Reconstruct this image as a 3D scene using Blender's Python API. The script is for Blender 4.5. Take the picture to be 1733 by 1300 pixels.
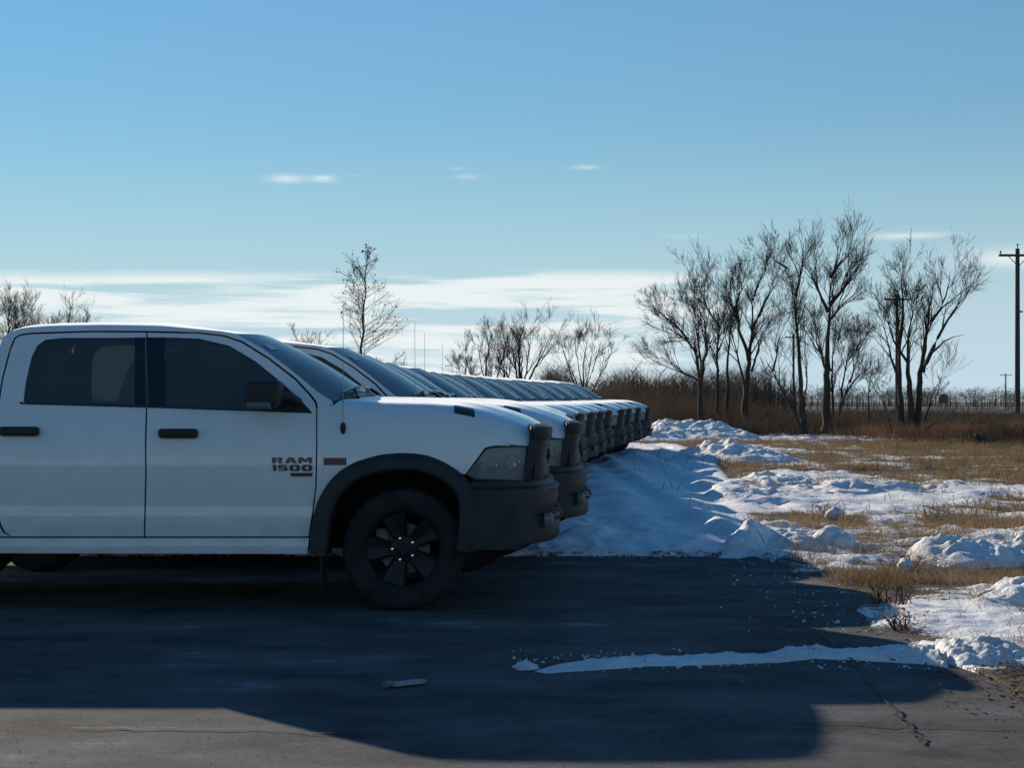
import bpy, bmesh, math, random
import numpy as np
from mathutils import Vector, Matrix, geometry

random.seed(7)
RNG = np.random.default_rng(11)
SC = bpy.context.scene
for _o in list(bpy.data.objects):
    bpy.data.objects.remove(_o)
COL = SC.collection
R = math.radians

# ------------------------------------------------------------------ camera
EYE = 1.428          # eye height of somebody sitting in a car
FPX = 2750.0         # focal length in pixels of the 1733 px wide photograph
HOR = 680.0          # row of the horizon
cam_d = bpy.data.cameras.new('camera')
cam_d.sensor_width = 36.0
cam_d.lens = 36.0 * FPX / 1733.0
cam_d.shift_y = (HOR - 650.0) / 1733.0
cam_d.clip_start = 0.1
cam_d.clip_end = 9000.0
cam = bpy.data.objects.new('camera', cam_d)
cam.location = (0, 0, EYE)
cam.rotation_euler = (R(90), 0, 0)
COL.objects.link(cam)
SC.camera = cam

# ------------------------------------------------------------------ light
LDIR = Vector((1.65, -2.5, -1.0)).normalized()      # direction in which sunlight travels
SUN_EL = math.asin(-LDIR.z)
SUN_AZ = math.atan2(-LDIR.x, -LDIR.y)               # clockwise from +Y
SKY_STRENGTH = 0.085
SUN_STRENGTH = 4.6
SC.view_settings.view_transform = 'Standard'
SC.view_settings.look = 'None'
SC.view_settings.gamma = 1.0
SC.view_settings.exposure = 0.5
SC.view_settings.use_curve_mapping = False

world = bpy.data.worlds.new('World')
SC.world = world
world.use_nodes = True


def build_world():
    nt = world.node_tree
    N, L = nt.nodes, nt.links
    N.clear()

    def node(t, **kw):
        n = N.new(t)
        for k, v in kw.items():
            setattr(n, k, v)
        return n

    def m(op, a, b=None, c=None, clamp=False):
        n = node('ShaderNodeMath', operation=op, use_clamp=clamp)
        for i, v in enumerate((a, b, c)):
            if v is None:
                continue
            if isinstance(v, (int, float)):
                n.inputs[i].default_value = v
            else:
                L.new(v, n.inputs[i])
        return n.outputs[0]

    out = node('ShaderNodeOutputWorld')
    bg = node('ShaderNodeBackground')
    bg.inputs['Strength'].default_value = SKY_STRENGTH
    sky = node('ShaderNodeTexSky', sky_type='NISHITA')
    sky.sun_disc = False
    sky.sun_elevation = SUN_EL
    sky.sun_rotation = SUN_AZ
    sky.altitude = 250
    sky.air_density = 1.6
    sky.dust_density = 0.0
    sky.ozone_density = 4.0
    tint = node('ShaderNodeMix', data_type='RGBA', blend_type='MULTIPLY')
    tint.inputs['Factor'].default_value = 1.0
    L.new(sky.outputs[0], tint.inputs['A'])
    tint.inputs['B'].default_value = SKY_TINT
    tc = node('ShaderNodeTexCoord')
    sx = node('ShaderNodeSeparateXYZ')
    L.new(tc.outputs['Generated'], sx.inputs[0])
    x, y, z = sx.outputs
    az = m('ARCTAN2', x, y)
    hyp = m('SQRT', m('ADD', m('MULTIPLY', x, x), m('MULTIPLY', y, y)))
    el = m('ARCTAN2', z, hyp)
    # streaky cloud noise: much longer along the horizon than tall
    cv = node('ShaderNodeCombineXYZ')
    L.new(m('MULTIPLY', az, 6.5), cv.inputs[0])
    L.new(m('MULTIPLY', el, 105.0), cv.inputs[1])
    n1 = node('ShaderNodeTexNoise')
    n1.inputs['Scale'].default_value = 1.0
    n1.inputs['Detail'].default_value = 7.0
    n1.inputs['Roughness'].default_value = 0.55
    n1.inputs['Distortion'].default_value = 0.25
    L.new(cv.outputs[0], n1.inputs['Vector'])
    cv2 = node('ShaderNodeCombineXYZ')
    L.new(m('MULTIPLY', az, 3.0), cv2.inputs[0])
    L.new(m('MULTIPLY', el, 6.0), cv2.inputs[1])
    cv2.inputs[2].default_value = 4.3
    n2 = node('ShaderNodeTexNoise')
    n2.inputs['Scale'].default_value = 1.0
    n2.inputs['Detail'].default_value = 3.0
    L.new(cv2.outputs[0], n2.inputs['Vector'])

    def sstep(v, a, b):
        n = node('ShaderNodeMapRange', interpolation_type='SMOOTHSTEP')
        L.new(v, n.inputs['Value'])
        n.inputs['From Min'].default_value = a
        n.inputs['From Max'].default_value = b
        return n.outputs['Result']
    # the bank: between 1.2 and 4.4 degrees, thinner to the right of the row of trucks
    top = sstep(m('ADD', el, m('MULTIPLY', m('SUBTRACT', n2.outputs['Fac'], .5), .030)), 0.081, 0.071)
    low = sstep(el, -0.01, 0.045)
    thin = sstep(az, 0.20, 0.07)
    cover = m('ADD', m('MULTIPLY', m('SUBTRACT', n1.outputs['Fac'], 0.5), 4.2),
              m('MULTIPLY', m('SUBTRACT', n2.outputs['Fac'], 0.5), 1.2))
    cover = m('ADD', cover, m('ADD', m('MULTIPLY', thin, 1.00), -0.36))
    bank = m('MULTIPLY', m('MULTIPLY', sstep(cover, 0.05, 0.75), top), m('ADD', m('MULTIPLY', low, 0.30), 0.50))
    # small single wisps higher up
    wn = None
    for (px, py, wx, wy, s) in ((487, 308, 27, 6, .8), (548, 307, 19, 5, .8), (790, 302, 20, 4, .35), (775, 288, 14, 3, .2),
                                (992, 286, 22, 4, .4), (1525, 408, 62, 4.5, .8), (1690, 447, 75, 15, .75), (1160, 403, 30, 3, .25),
                                (600, 301, 10, 3, .18)):
        a0 = (px - 866.5) / FPX
        e0 = (HOR - py) / FPX
        da = m('DIVIDE', m('SUBTRACT', az, a0), wx / FPX)
        de = m('DIVIDE', m('ADD', m('SUBTRACT', el, e0), m('MULTIPLY', m('SUBTRACT', n1.outputs['Fac'], .5), .004)), wy / FPX)
        r2 = m('ADD', m('MULTIPLY', da, da), m('MULTIPLY', de, de))
        g = m('MULTIPLY', m('POWER', 2.718, m('MULTIPLY', r2, -1.0)), s)
        wn = g if wn is None else m('ADD', wn, g)
    wn = m('MULTIPLY', wn, m('ADD', m('MULTIPLY', n1.outputs['Fac'], 1.7), -0.05))
    dens = m('MINIMUM', m('ADD', bank, wn), 0.96)
    # milky air low over the horizon, all round
    milk = node('ShaderNodeMix', data_type='RGBA')
    L.new(m('ADD', m('MULTIPLY', sstep(el, .19, -.01), .66), m('MULTIPLY', sstep(el, .55, .0), .30)), milk.inputs['Factor'])
    L.new(tint.outputs['Result'], milk.inputs['A'])
    milk.inputs['B'].default_value = HORIZON
    mix = node('ShaderNodeMix', data_type='RGBA')
    L.new(dens, mix.inputs['Factor'])
    L.new(milk.outputs['Result'], mix.inputs['A'])
    mix.inputs['B'].default_value = CLOUD
    L.new(mix.outputs['Result'], bg.inputs['Color'])
    L.new(bg.outputs[0], out.inputs[0])


SKY_TINT = (0.25, 0.575, 0.83, 1.0)
CLOUD = (7.6, 7.9, 7.8, 1.0)
HORIZON = (4.7, 6.0, 6.9, 1.0)
build_world()

sun_d = bpy.data.lights.new('sun', 'SUN')
sun_d.energy = SUN_STRENGTH
sun_d.angle = R(0.5)
sun_d.color = (1.0, 0.87, 0.70)
sun = bpy.data.objects.new('sun', sun_d)
sun.rotation_euler = LDIR.to_track_quat('-Z', 'Y').to_euler()
sun.location = (-30, 45, 20)
COL.objects.link(sun)


# ------------------------------------------------------------------ materials
def material(name):
    mt = bpy.data.materials.new(name)
    mt.use_nodes = True
    return mt, mt.node_tree.nodes, mt.node_tree.links, mt.node_tree.nodes['Principled BSDF']


def ramp(N, stops):
    r = N.new('ShaderNodeValToRGB')
    el = r.color_ramp.elements
    while len(el) < len(stops):
        el.new(0.5)
    for e, (p, c) in zip(el, stops):
        e.position = p
        e.color = (*c, 1) if len(c) == 3 else c
    return r


def noise(N, L, scale, detail=4, rough=0.55, coord='Object', stretch=None):
    tc = N.new('ShaderNodeTexCoord')
    n = N.new('ShaderNodeTexNoise')
    n.inputs['Scale'].default_value = scale
    n.inputs['Detail'].default_value = detail
    n.inputs['Roughness'].default_value = rough
    if stretch:
        mp = N.new('ShaderNodeMapping')
        mp.inputs['Scale'].default_value = stretch
        L.new(tc.outputs[coord], mp.inputs[0])
        L.new(mp.outputs[0], n.inputs['Vector'])
    else:
        L.new(tc.outputs[coord], n.inputs['Vector'])
    return n


def bump(N, L, p, src, strength, dist, prev=None):
    b = N.new('ShaderNodeBump')
    b.inputs['Strength'].default_value = strength
    b.inputs['Distance'].default_value = dist
    L.new(src, b.inputs['Height'])
    if prev is not None:
        L.new(prev, b.inputs['Normal'])
    L.new(b.outputs[0], p.inputs['Normal'])
    return b.outputs[0]


def simple(name, col, rough=0.5, spec=0.5, metal=0.0, coat=0.0, var=0.0, vscale=8, bmp=0.0, bscale=60, bdist=0.002):
    mt, N, L, p = material(name)
    p.inputs['Base Color'].default_value = (*col, 1)
    p.inputs['Roughness'].default_value = rough
    p.inputs['Specular IOR Level'].default_value = spec
    p.inputs['Metallic'].default_value = metal
    p.inputs['Coat Weight'].default_value = coat
    p.inputs['Coat Roughness'].default_value = 0.08
    if var:
        n = noise(N, L, vscale, 5)
        a = tuple(c * (1 - var) for c in col)
        b = tuple(min(1, c * (1 + var)) for c in col)
        r = ramp(N, [(0.3, a), (0.7, b)])
        L.new(n.outputs['Fac'], r.inputs[0])
        L.new(r.outputs[0], p.inputs['Base Color'])
    if bmp:
        n = noise(N, L, bscale, 4)
        bump(N, L, p, n.outputs['Fac'], bmp, bdist)
    return mt


def m_paint():
    mt, N, L, p = material('white_paint')
    # white paint with a film of dry road salt, thicker towards the sills
    n = noise(N, L, 3.0, 6, 0.6)
    n2 = noise(N, L, 45.0, 3, 0.6)
    mul = N.new('ShaderNodeMath'); mul.operation = 'MULTIPLY_ADD'
    L.new(n2.outputs['Fac'], mul.inputs[0]); mul.inputs[1].default_value = .25
    L.new(n.outputs['Fac'], mul.inputs[2])
    r = ramp(N, [(0.35, (.70, .70, .69)), (0.85, (.80, .80, .79))])
    L.new(mul.outputs[0], r.inputs[0])
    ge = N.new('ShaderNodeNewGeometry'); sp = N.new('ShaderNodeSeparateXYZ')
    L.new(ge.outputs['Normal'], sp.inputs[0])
    fz = N.new('ShaderNodeMapRange'); fz.inputs['From Min'].default_value = .95; fz.inputs['From Max'].default_value = .992  # frost on upward faces, its white and sheen put in to brighten sunlit hoods
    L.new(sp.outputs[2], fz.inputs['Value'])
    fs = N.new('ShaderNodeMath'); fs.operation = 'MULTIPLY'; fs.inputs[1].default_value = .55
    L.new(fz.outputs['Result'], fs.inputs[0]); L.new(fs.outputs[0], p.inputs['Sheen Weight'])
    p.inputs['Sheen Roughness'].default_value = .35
    # road salt thrown up on the lower half
    tc = N.new('ShaderNodeTexCoord'); so = N.new('ShaderNodeSeparateXYZ'); L.new(tc.outputs['Object'], so.inputs[0])
    hz = N.new('ShaderNodeMapRange'); hz.inputs['From Min'].default_value = 1.05; hz.inputs['From Max'].default_value = .38
    L.new(so.outputs[2], hz.inputs['Value'])
    sa = noise(N, L, 6.0, 6, .7, stretch=(.6, 1, 1.6))
    sr = N.new('ShaderNodeMapRange'); sr.inputs['From Min'].default_value = .35; sr.inputs['From Max'].default_value = .75
    L.new(sa.outputs['Fac'], sr.inputs['Value'])
    sm_ = N.new('ShaderNodeMath'); sm_.operation = 'MULTIPLY'; L.new(hz.outputs['Result'], sm_.inputs[0]); L.new(sr.outputs['Result'], sm_.inputs[1])
    dm = N.new('ShaderNodeMix'); dm.data_type = 'RGBA'
    L.new(sm_.outputs[0], dm.inputs['Factor']); L.new(r.outputs[0], dm.inputs['A']); dm.inputs['B'].default_value = (.54, .53, .51, 1)
    r = dm
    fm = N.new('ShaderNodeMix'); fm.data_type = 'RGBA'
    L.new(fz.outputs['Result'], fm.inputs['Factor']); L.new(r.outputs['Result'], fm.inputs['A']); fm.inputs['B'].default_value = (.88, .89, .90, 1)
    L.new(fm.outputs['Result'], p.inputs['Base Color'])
    rr = ramp(N, [(0.3, (.36,) * 3), (0.8, (.55,) * 3)])
    L.new(mul.outputs[0], rr.inputs[0])
    L.new(rr.outputs[0], p.inputs['Roughness'])
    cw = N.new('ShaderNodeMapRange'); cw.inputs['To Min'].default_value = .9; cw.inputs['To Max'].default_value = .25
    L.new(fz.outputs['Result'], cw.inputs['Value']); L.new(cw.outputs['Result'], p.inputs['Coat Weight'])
    p.inputs['Coat Roughness'].default_value = 0.06
    return mt


def m_tinted():
    mt, N, L, p = material('tinted_glass')
    out = N['Material Output']
    N.remove(p)
    tr = N.new('ShaderNodeBsdfTransparent'); tr.inputs[0].default_value = (.26, .31, .30, 1)
    gl = N.new('ShaderNodeBsdfGlossy'); gl.inputs['Roughness'].default_value = .04
    gl.inputs[0].default_value = (.8, .8, .8, 1)
    df = N.new('ShaderNodeBsdfDiffuse'); df.inputs[0].default_value = (.10, .115, .115, 1)
    fr = N.new('ShaderNodeFresnel'); fr.inputs[0].default_value = 1.5
    a = N.new('ShaderNodeMixShader'); a.inputs[0].default_value = .55
    L.new(tr.outputs[0], a.inputs[1]); L.new(df.outputs[0], a.inputs[2])
    b = N.new('ShaderNodeMixShader')
    L.new(fr.outputs[0], b.inputs[0]); L.new(a.outputs[0], b.inputs[1]); L.new(gl.outputs[0], b.inputs[2])
    L.new(b.outputs[0], out.inputs['Surface'])
    return mt


def m_windshield():
    # glass under a thin layer of hoar frost
    mt, N, L, p = material('frosted_windshield')
    n = noise(N, L, 2.2, 5, .6)
    r = ramp(N, [(0.3, (.065, .075, .08)), (0.75, (.13, .145, .15))])
    L.new(n.outputs['Fac'], r.inputs[0])
    L.new(r.outputs[0], p.inputs['Base Color'])
    p.inputs['Roughness'].default_value = .5
    p.inputs['Specular IOR Level'].default_value = .5
    p.inputs['Coat Weight'].default_value = .5
    p.inputs['Coat Roughness'].default_value = .1
    return mt


def m_lens():
    mt, N, L, p = material('headlight_lens')
    out = N['Material Output']
    N.remove(p)
    tr = N.new('ShaderNodeBsdfTransparent'); tr.inputs[0].default_value = (.8, .82, .82, 1)
    gl = N.new('ShaderNodeBsdfGlossy'); gl.inputs['Roughness'].default_value = .12
    df = N.new('ShaderNodeBsdfDiffuse'); df.inputs[0].default_value = (.24, .25, .26, 1)
    fr = N.new('ShaderNodeFresnel'); fr.inputs[0].default_value = 1.45
    a = N.new('ShaderNodeMixShader'); a.inputs[0].default_value = .5
    L.new(tr.outputs[0], a.inputs[1]); L.new(df.outputs[0], a.inputs[2])
    b = N.new('ShaderNodeMixShader')
    L.new(fr.outputs[0], b.inputs[0]); L.new(a.outputs[0], b.inputs[1]); L.new(gl.outputs[0], b.inputs[2])
    L.new(b.outputs[0], out.inputs['Surface'])
    return mt


def m_snow(name='snow', dirt=.12):
    mt, N, L, p = material(name)
    n = noise(N, L, 1.3, 7, .6)
    r = ramp(N, [(0.32, (.80 - dirt, .79 - dirt, .77 - dirt)), (0.6, (.84, .85, .86))])
    L.new(n.outputs['Fac'], r.inputs[0])
    L.new(r.outputs[0], p.inputs['Base Color'])
    p.inputs['Roughness'].default_value = .65
    p.inputs['Specular IOR Level'].default_value = .3
    n2 = noise(N, L, 9, 6, .6)
    o = bump(N, L, p, n2.outputs['Fac'], .6, .08)
    n3 = noise(N, L, 55, 5, .65)
    bump(N, L, p, n3.outputs['Fac'], .8, .018, o)
    return mt


def m_field():
    # ground with snow lying on it: 'snow' attribute says how deep
    mt, N, L, p = material('snowy_ground')
    at = N.new('ShaderNodeAttribute'); at.attribute_name = 'snow'
    n = noise(N, L, 7, 7, .68)
    n2 = noise(N, L, 38, 4, .65)
    a = N.new('ShaderNodeMath'); a.operation = 'MULTIPLY_ADD'
    L.new(n.outputs['Fac'], a.inputs[0]); a.inputs[1].default_value = .9
    L.new(at.outputs['Fac'], a.inputs[2])
    b = N.new('ShaderNodeMath'); b.operation = 'MULTIPLY_ADD'
    L.new(n2.outputs['Fac'], b.inputs[0]); b.inputs[1].default_value = .85
    L.new(a.outputs[0], b.inputs[2])
    k = ramp(N, [(0.0, (0, 0, 0)), (1.0, (1, 1, 1))])
    mr = N.new('ShaderNodeMapRange'); mr.inputs['From Min'].default_value = 1.26; mr.inputs['From Max'].default_value = 1.42
    L.new(b.outputs[0], mr.inputs['Value'])
    soil = ramp(N, [(0.25, (.032, .025, .019)), (0.5, (.085, .062, .041)), (0.8, (.16, .115, .07))])
    n4 = noise(N, L, 14, 6, .7)
    L.new(n4.outputs['Fac'], soil.inputs[0])
    sn = ramp(N, [(0.3, (.72, .715, .70)), (0.6, (.84, .85, .86))])
    n5 = noise(N, L, 1.7, 6, .6)
    L.new(n5.outputs['Fac'], sn.inputs[0])
    mx = N.new('ShaderNodeMix'); mx.data_type = 'RGBA'
    L.new(mr.outputs['Result'], mx.inputs['Factor'])
    L.new(soil.outputs[0], mx.inputs['A']); L.new(sn.outputs[0], mx.inputs['B'])
    L.new(mx.outputs['Result'], p.inputs['Base Color'])
    p.inputs['Roughness'].default_value = .75
    p.inputs['Specular IOR Level'].default_value = .2
    o = bump(N, L, p, mr.outputs['Result'], .6, .02)
    o = bump(N, L, p, n.outputs['Fac'], .5, .04, o)
    bump(N, L, p, n2.outputs['Fac'], .5, .012, o)
    return mt


def m_asphalt():
    mt, N, L, p = material('asphalt')
    n1 = noise(N, L, 95, 4, .75)      # aggregate
    n2 = noise(N, L, 1.1, 6, .6)      # worn and stained areas
    base = ramp(N, [(0.30, (.016, .0165, .017)), (0.52, (.040, .041, .041)), (0.72, (.125, .125, .122))])
    L.new(n1.outputs['Fac'], base.inputs[0])
    st = ramp(N, [(0.3, (.75, .75, .75)), (0.7, (1.2, 1.18, 1.15))])
    L.new(n2.outputs['Fac'], st.inputs[0])
    mul = N.new('ShaderNodeMix'); mul.data_type = 'RGBA'; mul.blend_type = 'MULTIPLY'; mul.inputs['Factor'].default_value = 1
    L.new(base.outputs[0], mul.inputs['A']); L.new(st.outputs[0], mul.inputs['B'])
    # dry snow dust blown over the lot
    d1 = noise(N, L, 1.0, 8, .68, stretch=(0.9, 1.5, 1))
    d2 = noise(N, L, 26, 4, .7)
    ad = N.new('ShaderNodeMath'); ad.operation = 'MULTIPLY_ADD'
    L.new(d2.outputs['Fac'], ad.inputs[0]); ad.inputs[1].default_value = .22
    L.new(d1.outputs['Fac'], ad.inputs[2])
    mr = N.new('ShaderNodeMapRange'); mr.inputs['From Min'].default_value = .66; mr.inputs['From Max'].default_value = .86
    mr.inputs['To Max'].default_value = .62
    L.new(ad.outputs[0], mr.inputs['Value'])
    mr2 = N.new('ShaderNodeMapRange'); mr2.inputs['From Min'].default_value = .40; mr2.inputs['From Max'].default_value = .78
    mr2.inputs['To Max'].default_value = .23
    L.new(ad.outputs[0], mr2.inputs['Value'])
    mxx = N.new('ShaderNodeMath'); mxx.operation = 'MAXIMUM'
    L.new(mr.outputs['Result'], mxx.inputs[0]); L.new(mr2.outputs['Result'], mxx.inputs[1])
    mx = N.new('ShaderNodeMix'); mx.data_type = 'RGBA'
    L.new(mxx.outputs[0], mx.inputs['Factor'])
    L.new(mul.outputs['Result'], mx.inputs['A']); mx.inputs['B'].default_value = (.6, .61, .62, 1)
    L.new(mx.outputs['Result'], p.inputs['Base Color'])
    p.inputs['Roughness'].default_value = .95
    p.inputs['Specular IOR Level'].default_value = .12
    o = bump(N, L, p, n1.outputs['Fac'], 1.0, .012)
    n6 = noise(N, L, 9, 4, .6)
    bump(N, L, p, n6.outputs['Fac'], .3, .01, o)
    return mt


def m_bark(name, a, b):
    mt, N, L, p = material(name)
    n = noise(N, L, 9, 5, .6, stretch=(3, 3, .7))
    r = ramp(N, [(0.3, a), (0.7, b)])
    L.new(n.outputs['Fac'], r.inputs[0])
    L.new(r.outputs[0], p.inputs['Base Color'])
    p.inputs['Roughness'].default_value = .9
    p.inputs['Specular IOR Level'].default_value = .15
    bump(N, L, p, n.outputs['Fac'], .6, .03)
    return mt


def m_stalk(name, cols, trans=.35, scale=3.0):
    # dry stems: a different tone from clump to clump
    mt, N, L, p = material(name)
    out = N['Material Output']
    n = noise(N, L, scale, 6, .7)
    r = ramp(N, [(0.28 + .46 * i / (len(cols) - 1), c) for i, c in enumerate(cols)])
    L.new(n.outputs['Fac'], r.inputs[0])
    L.new(r.outputs[0], p.inputs['Base Color'])
    p.inputs['Roughness'].default_value = .85
    p.inputs['Specular IOR Level'].default_value = .1
    t = N.new('ShaderNodeBsdfTranslucent')
    L.new(r.outputs[0], t.inputs[0])
    mx = N.new('ShaderNodeMixShader'); mx.inputs[0].default_value = trans
    L.new(p.outputs[0], mx.inputs[1]); L.new(t.outputs[0], mx.inputs[2])
    L.new(mx.outputs[0], out.inputs['Surface'])
    return mt


M = {
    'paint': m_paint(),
    'tint': m_tinted(),
    'wind': m_windshield(),
    'lens': m_lens(),
    'black': simple('black_plastic', (.024, .025, .026), .6, .4, var=.35, vscale=5, bmp=.15, bscale=300, bdist=.001),
    'grille': simple('dusty_black_grille', (.026, .027, .029), .55, .35, var=.4, vscale=6),
    'gloss': simple('gloss_black', (.014, .014, .015), .18, .5),
    'under': simple('underbody', (.012, .012, .012), .9, .2, var=.4, vscale=7),
    'rubber': simple('tyre_rubber', (.022, .022, .022), .85, .25, var=.4, vscale=9, bmp=.3, bscale=90, bdist=.002),
    'rim': simple('black_alloy', (.010, .010, .011), .5, .35, coat=.0),
    'disc': simple('rusty_brake_disc', (.16, .125, .105), .6, .4, metal=.2, var=.3, vscale=14),
    'chrome': simple('chrome', (.75, .75, .76), .12, .5, metal=1),
    'reflector': simple('lamp_reflector', (.34, .34, .35), .3, .5, metal=.5),
    'sticker': simple('paper_sticker', (.62, .64, .64), .6, .3),
    'mast': simple('steel_mast', (.32, .32, .32), .4, .5, metal=.5),
    'red': simple('badge_red', (.16, .05, .045), .5, .4),
    'amber': simple('amber_marker', (.20, .085, .03), .35, .5),
    'lamp_red': simple('tail_lamp_red', (.25, .01, .01), .2, .5),
    'seat': simple('seat_cloth', (.05, .05, .05), .9, .2),
    'snow': m_snow(),
    'field': m_field(),
    'asphalt': m_asphalt(),
    'grit': simple('grit', (.10, .098, .095), .8, .3, var=.5, vscale=40),
    'crack': simple('crack_filler', (.018, .018, .018), .7, .3),
    'bark': m_bark('bark', (.035, .028, .022), (.085, .070, .055)),
    'twig': simple('twig_bark', (.060, .047, .036), .9, .1, var=.3, vscale=2),
    'leaf': simple('withered_leaf', (.06, .04, .025), .9, .1),
    'brush': m_stalk('brush_stems', [(.042, .032, .025), (.085, .064, .047), (.13, .095, .065)], .25, .8),
    'reed': m_stalk('reed_stems', [(.075, .048, .032), (.17, .10, .06), (.28, .175, .10)], .35, .9),
    'grass': m_stalk('dry_grass', [(.12, .080, .048), (.25, .175, .10), (.42, .31, .19)], .35, 1.2),
    'litter': m_stalk('dead_leaves', [(.05, .03, .02), (.14, .075, .04), (.24, .15, .09)], .2, 9),
    'farwood': m_stalk('far_wood', [(.035, .030, .027), (.07, .058, .047), (.10, .085, .065)], .15, .05),
    'wood': m_bark('weathered_pole', (.055, .045, .037), (.12, .10, .085)),
    'ceramic': simple('insulator', (.16, .15, .14), .3, .5),
    'barn': simple('barn_steel', (.03, .034, .042), .9, .1, var=.2, vscale=.2),
    'tank': simple('tank_paint', (.06, .075, .10), .5, .3),
    'plastic': simple('pale_plastic', (.26, .33, .35), .4, .4, var=.15, vscale=30),
}


# ------------------------------------------------------------------ helpers
def mesh(name, verts, faces, mat, smooth=True, sharp=None):
    me = bpy.data.meshes.new(name)
    me.from_pydata([tuple(v) for v in verts], [], faces)
    for mm in (mat if isinstance(mat, (list, tuple)) else [mat]):
        me.materials.append(mm)
    if smooth:
        me.polygons.foreach_set('use_smooth', [True] * len(me.polygons))
        if sharp:
            me.set_sharp_from_angle(angle=R(sharp))
    me.update()
    return me


def np_mesh(name, V, F, mat, smooth=True):
    """numpy arrays of vertices and of triangles or quads"""
    me = bpy.data.meshes.new(name)
    V = np.asarray(V, dtype=np.float32)
    F = np.asarray(F, dtype=np.int32)
    k = F.shape[1]
    me.vertices.add(len(V)); me.vertices.foreach_set('co', V.ravel())
    me.loops.add(F.size); me.loops.foreach_set('vertex_index', F.ravel())
    me.polygons.add(len(F)); me.polygons.foreach_set('loop_start', np.arange(0, F.size, k, dtype=np.int32))
    me.update(calc_edges=True)
    me.materials.append(mat)
    me.polygons.foreach_set('use_smooth', np.full(len(F), smooth))
    return me


def link(name, me, parent=None, loc=None):
    o = bpy.data.objects.new(name, me)
    COL.objects.link(o)
    if parent is not None:
        o.parent = parent
    if loc is not None:
        o.location = loc
    return o


def tag(o, label=None, cat=None, group=None, kind=None):
    if label: o['label'] = label
    if cat: o['category'] = cat
    if group: o['group'] = group
    if kind: o['kind'] = kind
    return o


def thing(name, label, cat, loc=(0, 0, 0), group=None, rz=0.0):
    o = bpy.data.objects.new(name, None)
    o.empty_display_size = .2
    COL.objects.link(o)
    o.location = loc
    o.rotation_euler = (0, 0, rz)
    return tag(o, label, cat, group)


KIDS = {}


def copy_tree(o, parent=None):
    c = o.copy()
    COL.objects.link(c)
    if parent is not None:
        c.parent = parent
    for ch in KIDS[o.name]:
        copy_tree(ch, c)
    return c


def index_kids():
    KIDS.clear()
    for o in bpy.data.objects:
        KIDS.setdefault(o.name, [])
    for o in bpy.data.objects:
        if o.parent is not None:
            KIDS[o.parent.name].append(o)


def _hash(ix, iy, seed):
    h = (ix.astype(np.int64) * 374761393 + iy.astype(np.int64) * 668265263 + seed * 1274126177) & 0xffffffff
    h = ((h ^ (h >> 13)) * 1274126177) & 0xffffffff
    h = h ^ (h >> 16)
    return (h & 0xffffff).astype(np.float64) / 0xffffff


def vnoise(x, y, seed=0):
    x = np.asarray(x, float); y = np.asarray(y, float)
    ix = np.floor(x); iy = np.floor(y)
    fx = x - ix; fy = y - iy
    fx = fx * fx * fx * (fx * (fx * 6 - 15) + 10); fy = fy * fy * fy * (fy * (fy * 6 - 15) + 10)
    a = _hash(ix, iy, seed); b = _hash(ix + 1, iy, seed)
    c = _hash(ix, iy + 1, seed); d = _hash(ix + 1, iy + 1, seed)
    return (a * (1 - fx) + b * fx) * (1 - fy) + (c * (1 - fx) + d * fx) * fy


def fbm(x, y, seed=0, octv=5, gain=.5):
    s = 0; a = 1; t = 0
    for i in range(octv):
        s = s + a * vnoise(x * 2 ** i + 17.3 * i, y * 2 ** i - 9.1 * i, seed + i)
        t += a; a *= gain
    return s / t


def ridged(x, y, seed=0, octv=4):
    s = 0; a = 1; t = 0
    for i in range(octv):
        s = s + a * (1 - np.abs(2 * vnoise(x * 2 ** i + 3.3 * i, y * 2 ** i + 7.7 * i, seed + i) - 1))
        t += a; a *= .5
    return s / t


def G(px, py, z=0.0):
    """ground point seen at a place of the photograph"""
    Y = (EYE - z) * FPX / (py - HOR)
    return (px - 866.5) / FPX * Y, Y


def AT(px, py, Y):
    """point at distance Y seen at a place of the photograph"""
    return ((px - 866.5) / FPX * Y, Y, EYE - (py - HOR) / FPX * Y)


def sm(a, b, x):
    t = np.clip((x - a) / (b - a), 0, 1)
    return t * t * (3 - 2 * t)


def box_vf(x0, x1, y0, y1, z0, z1):
    v = [(x0, y0, z0), (x1, y0, z0), (x1, y1, z0), (x0, y1, z0), (x0, y0, z1), (x1, y0, z1), (x1, y1, z1), (x0, y1, z1)]
    f = [(0, 3, 2, 1), (4, 5, 6, 7), (0, 1, 5, 4), (1, 2, 6, 5), (2, 3, 7, 6), (3, 0, 4, 7)]
    return v, f


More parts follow.
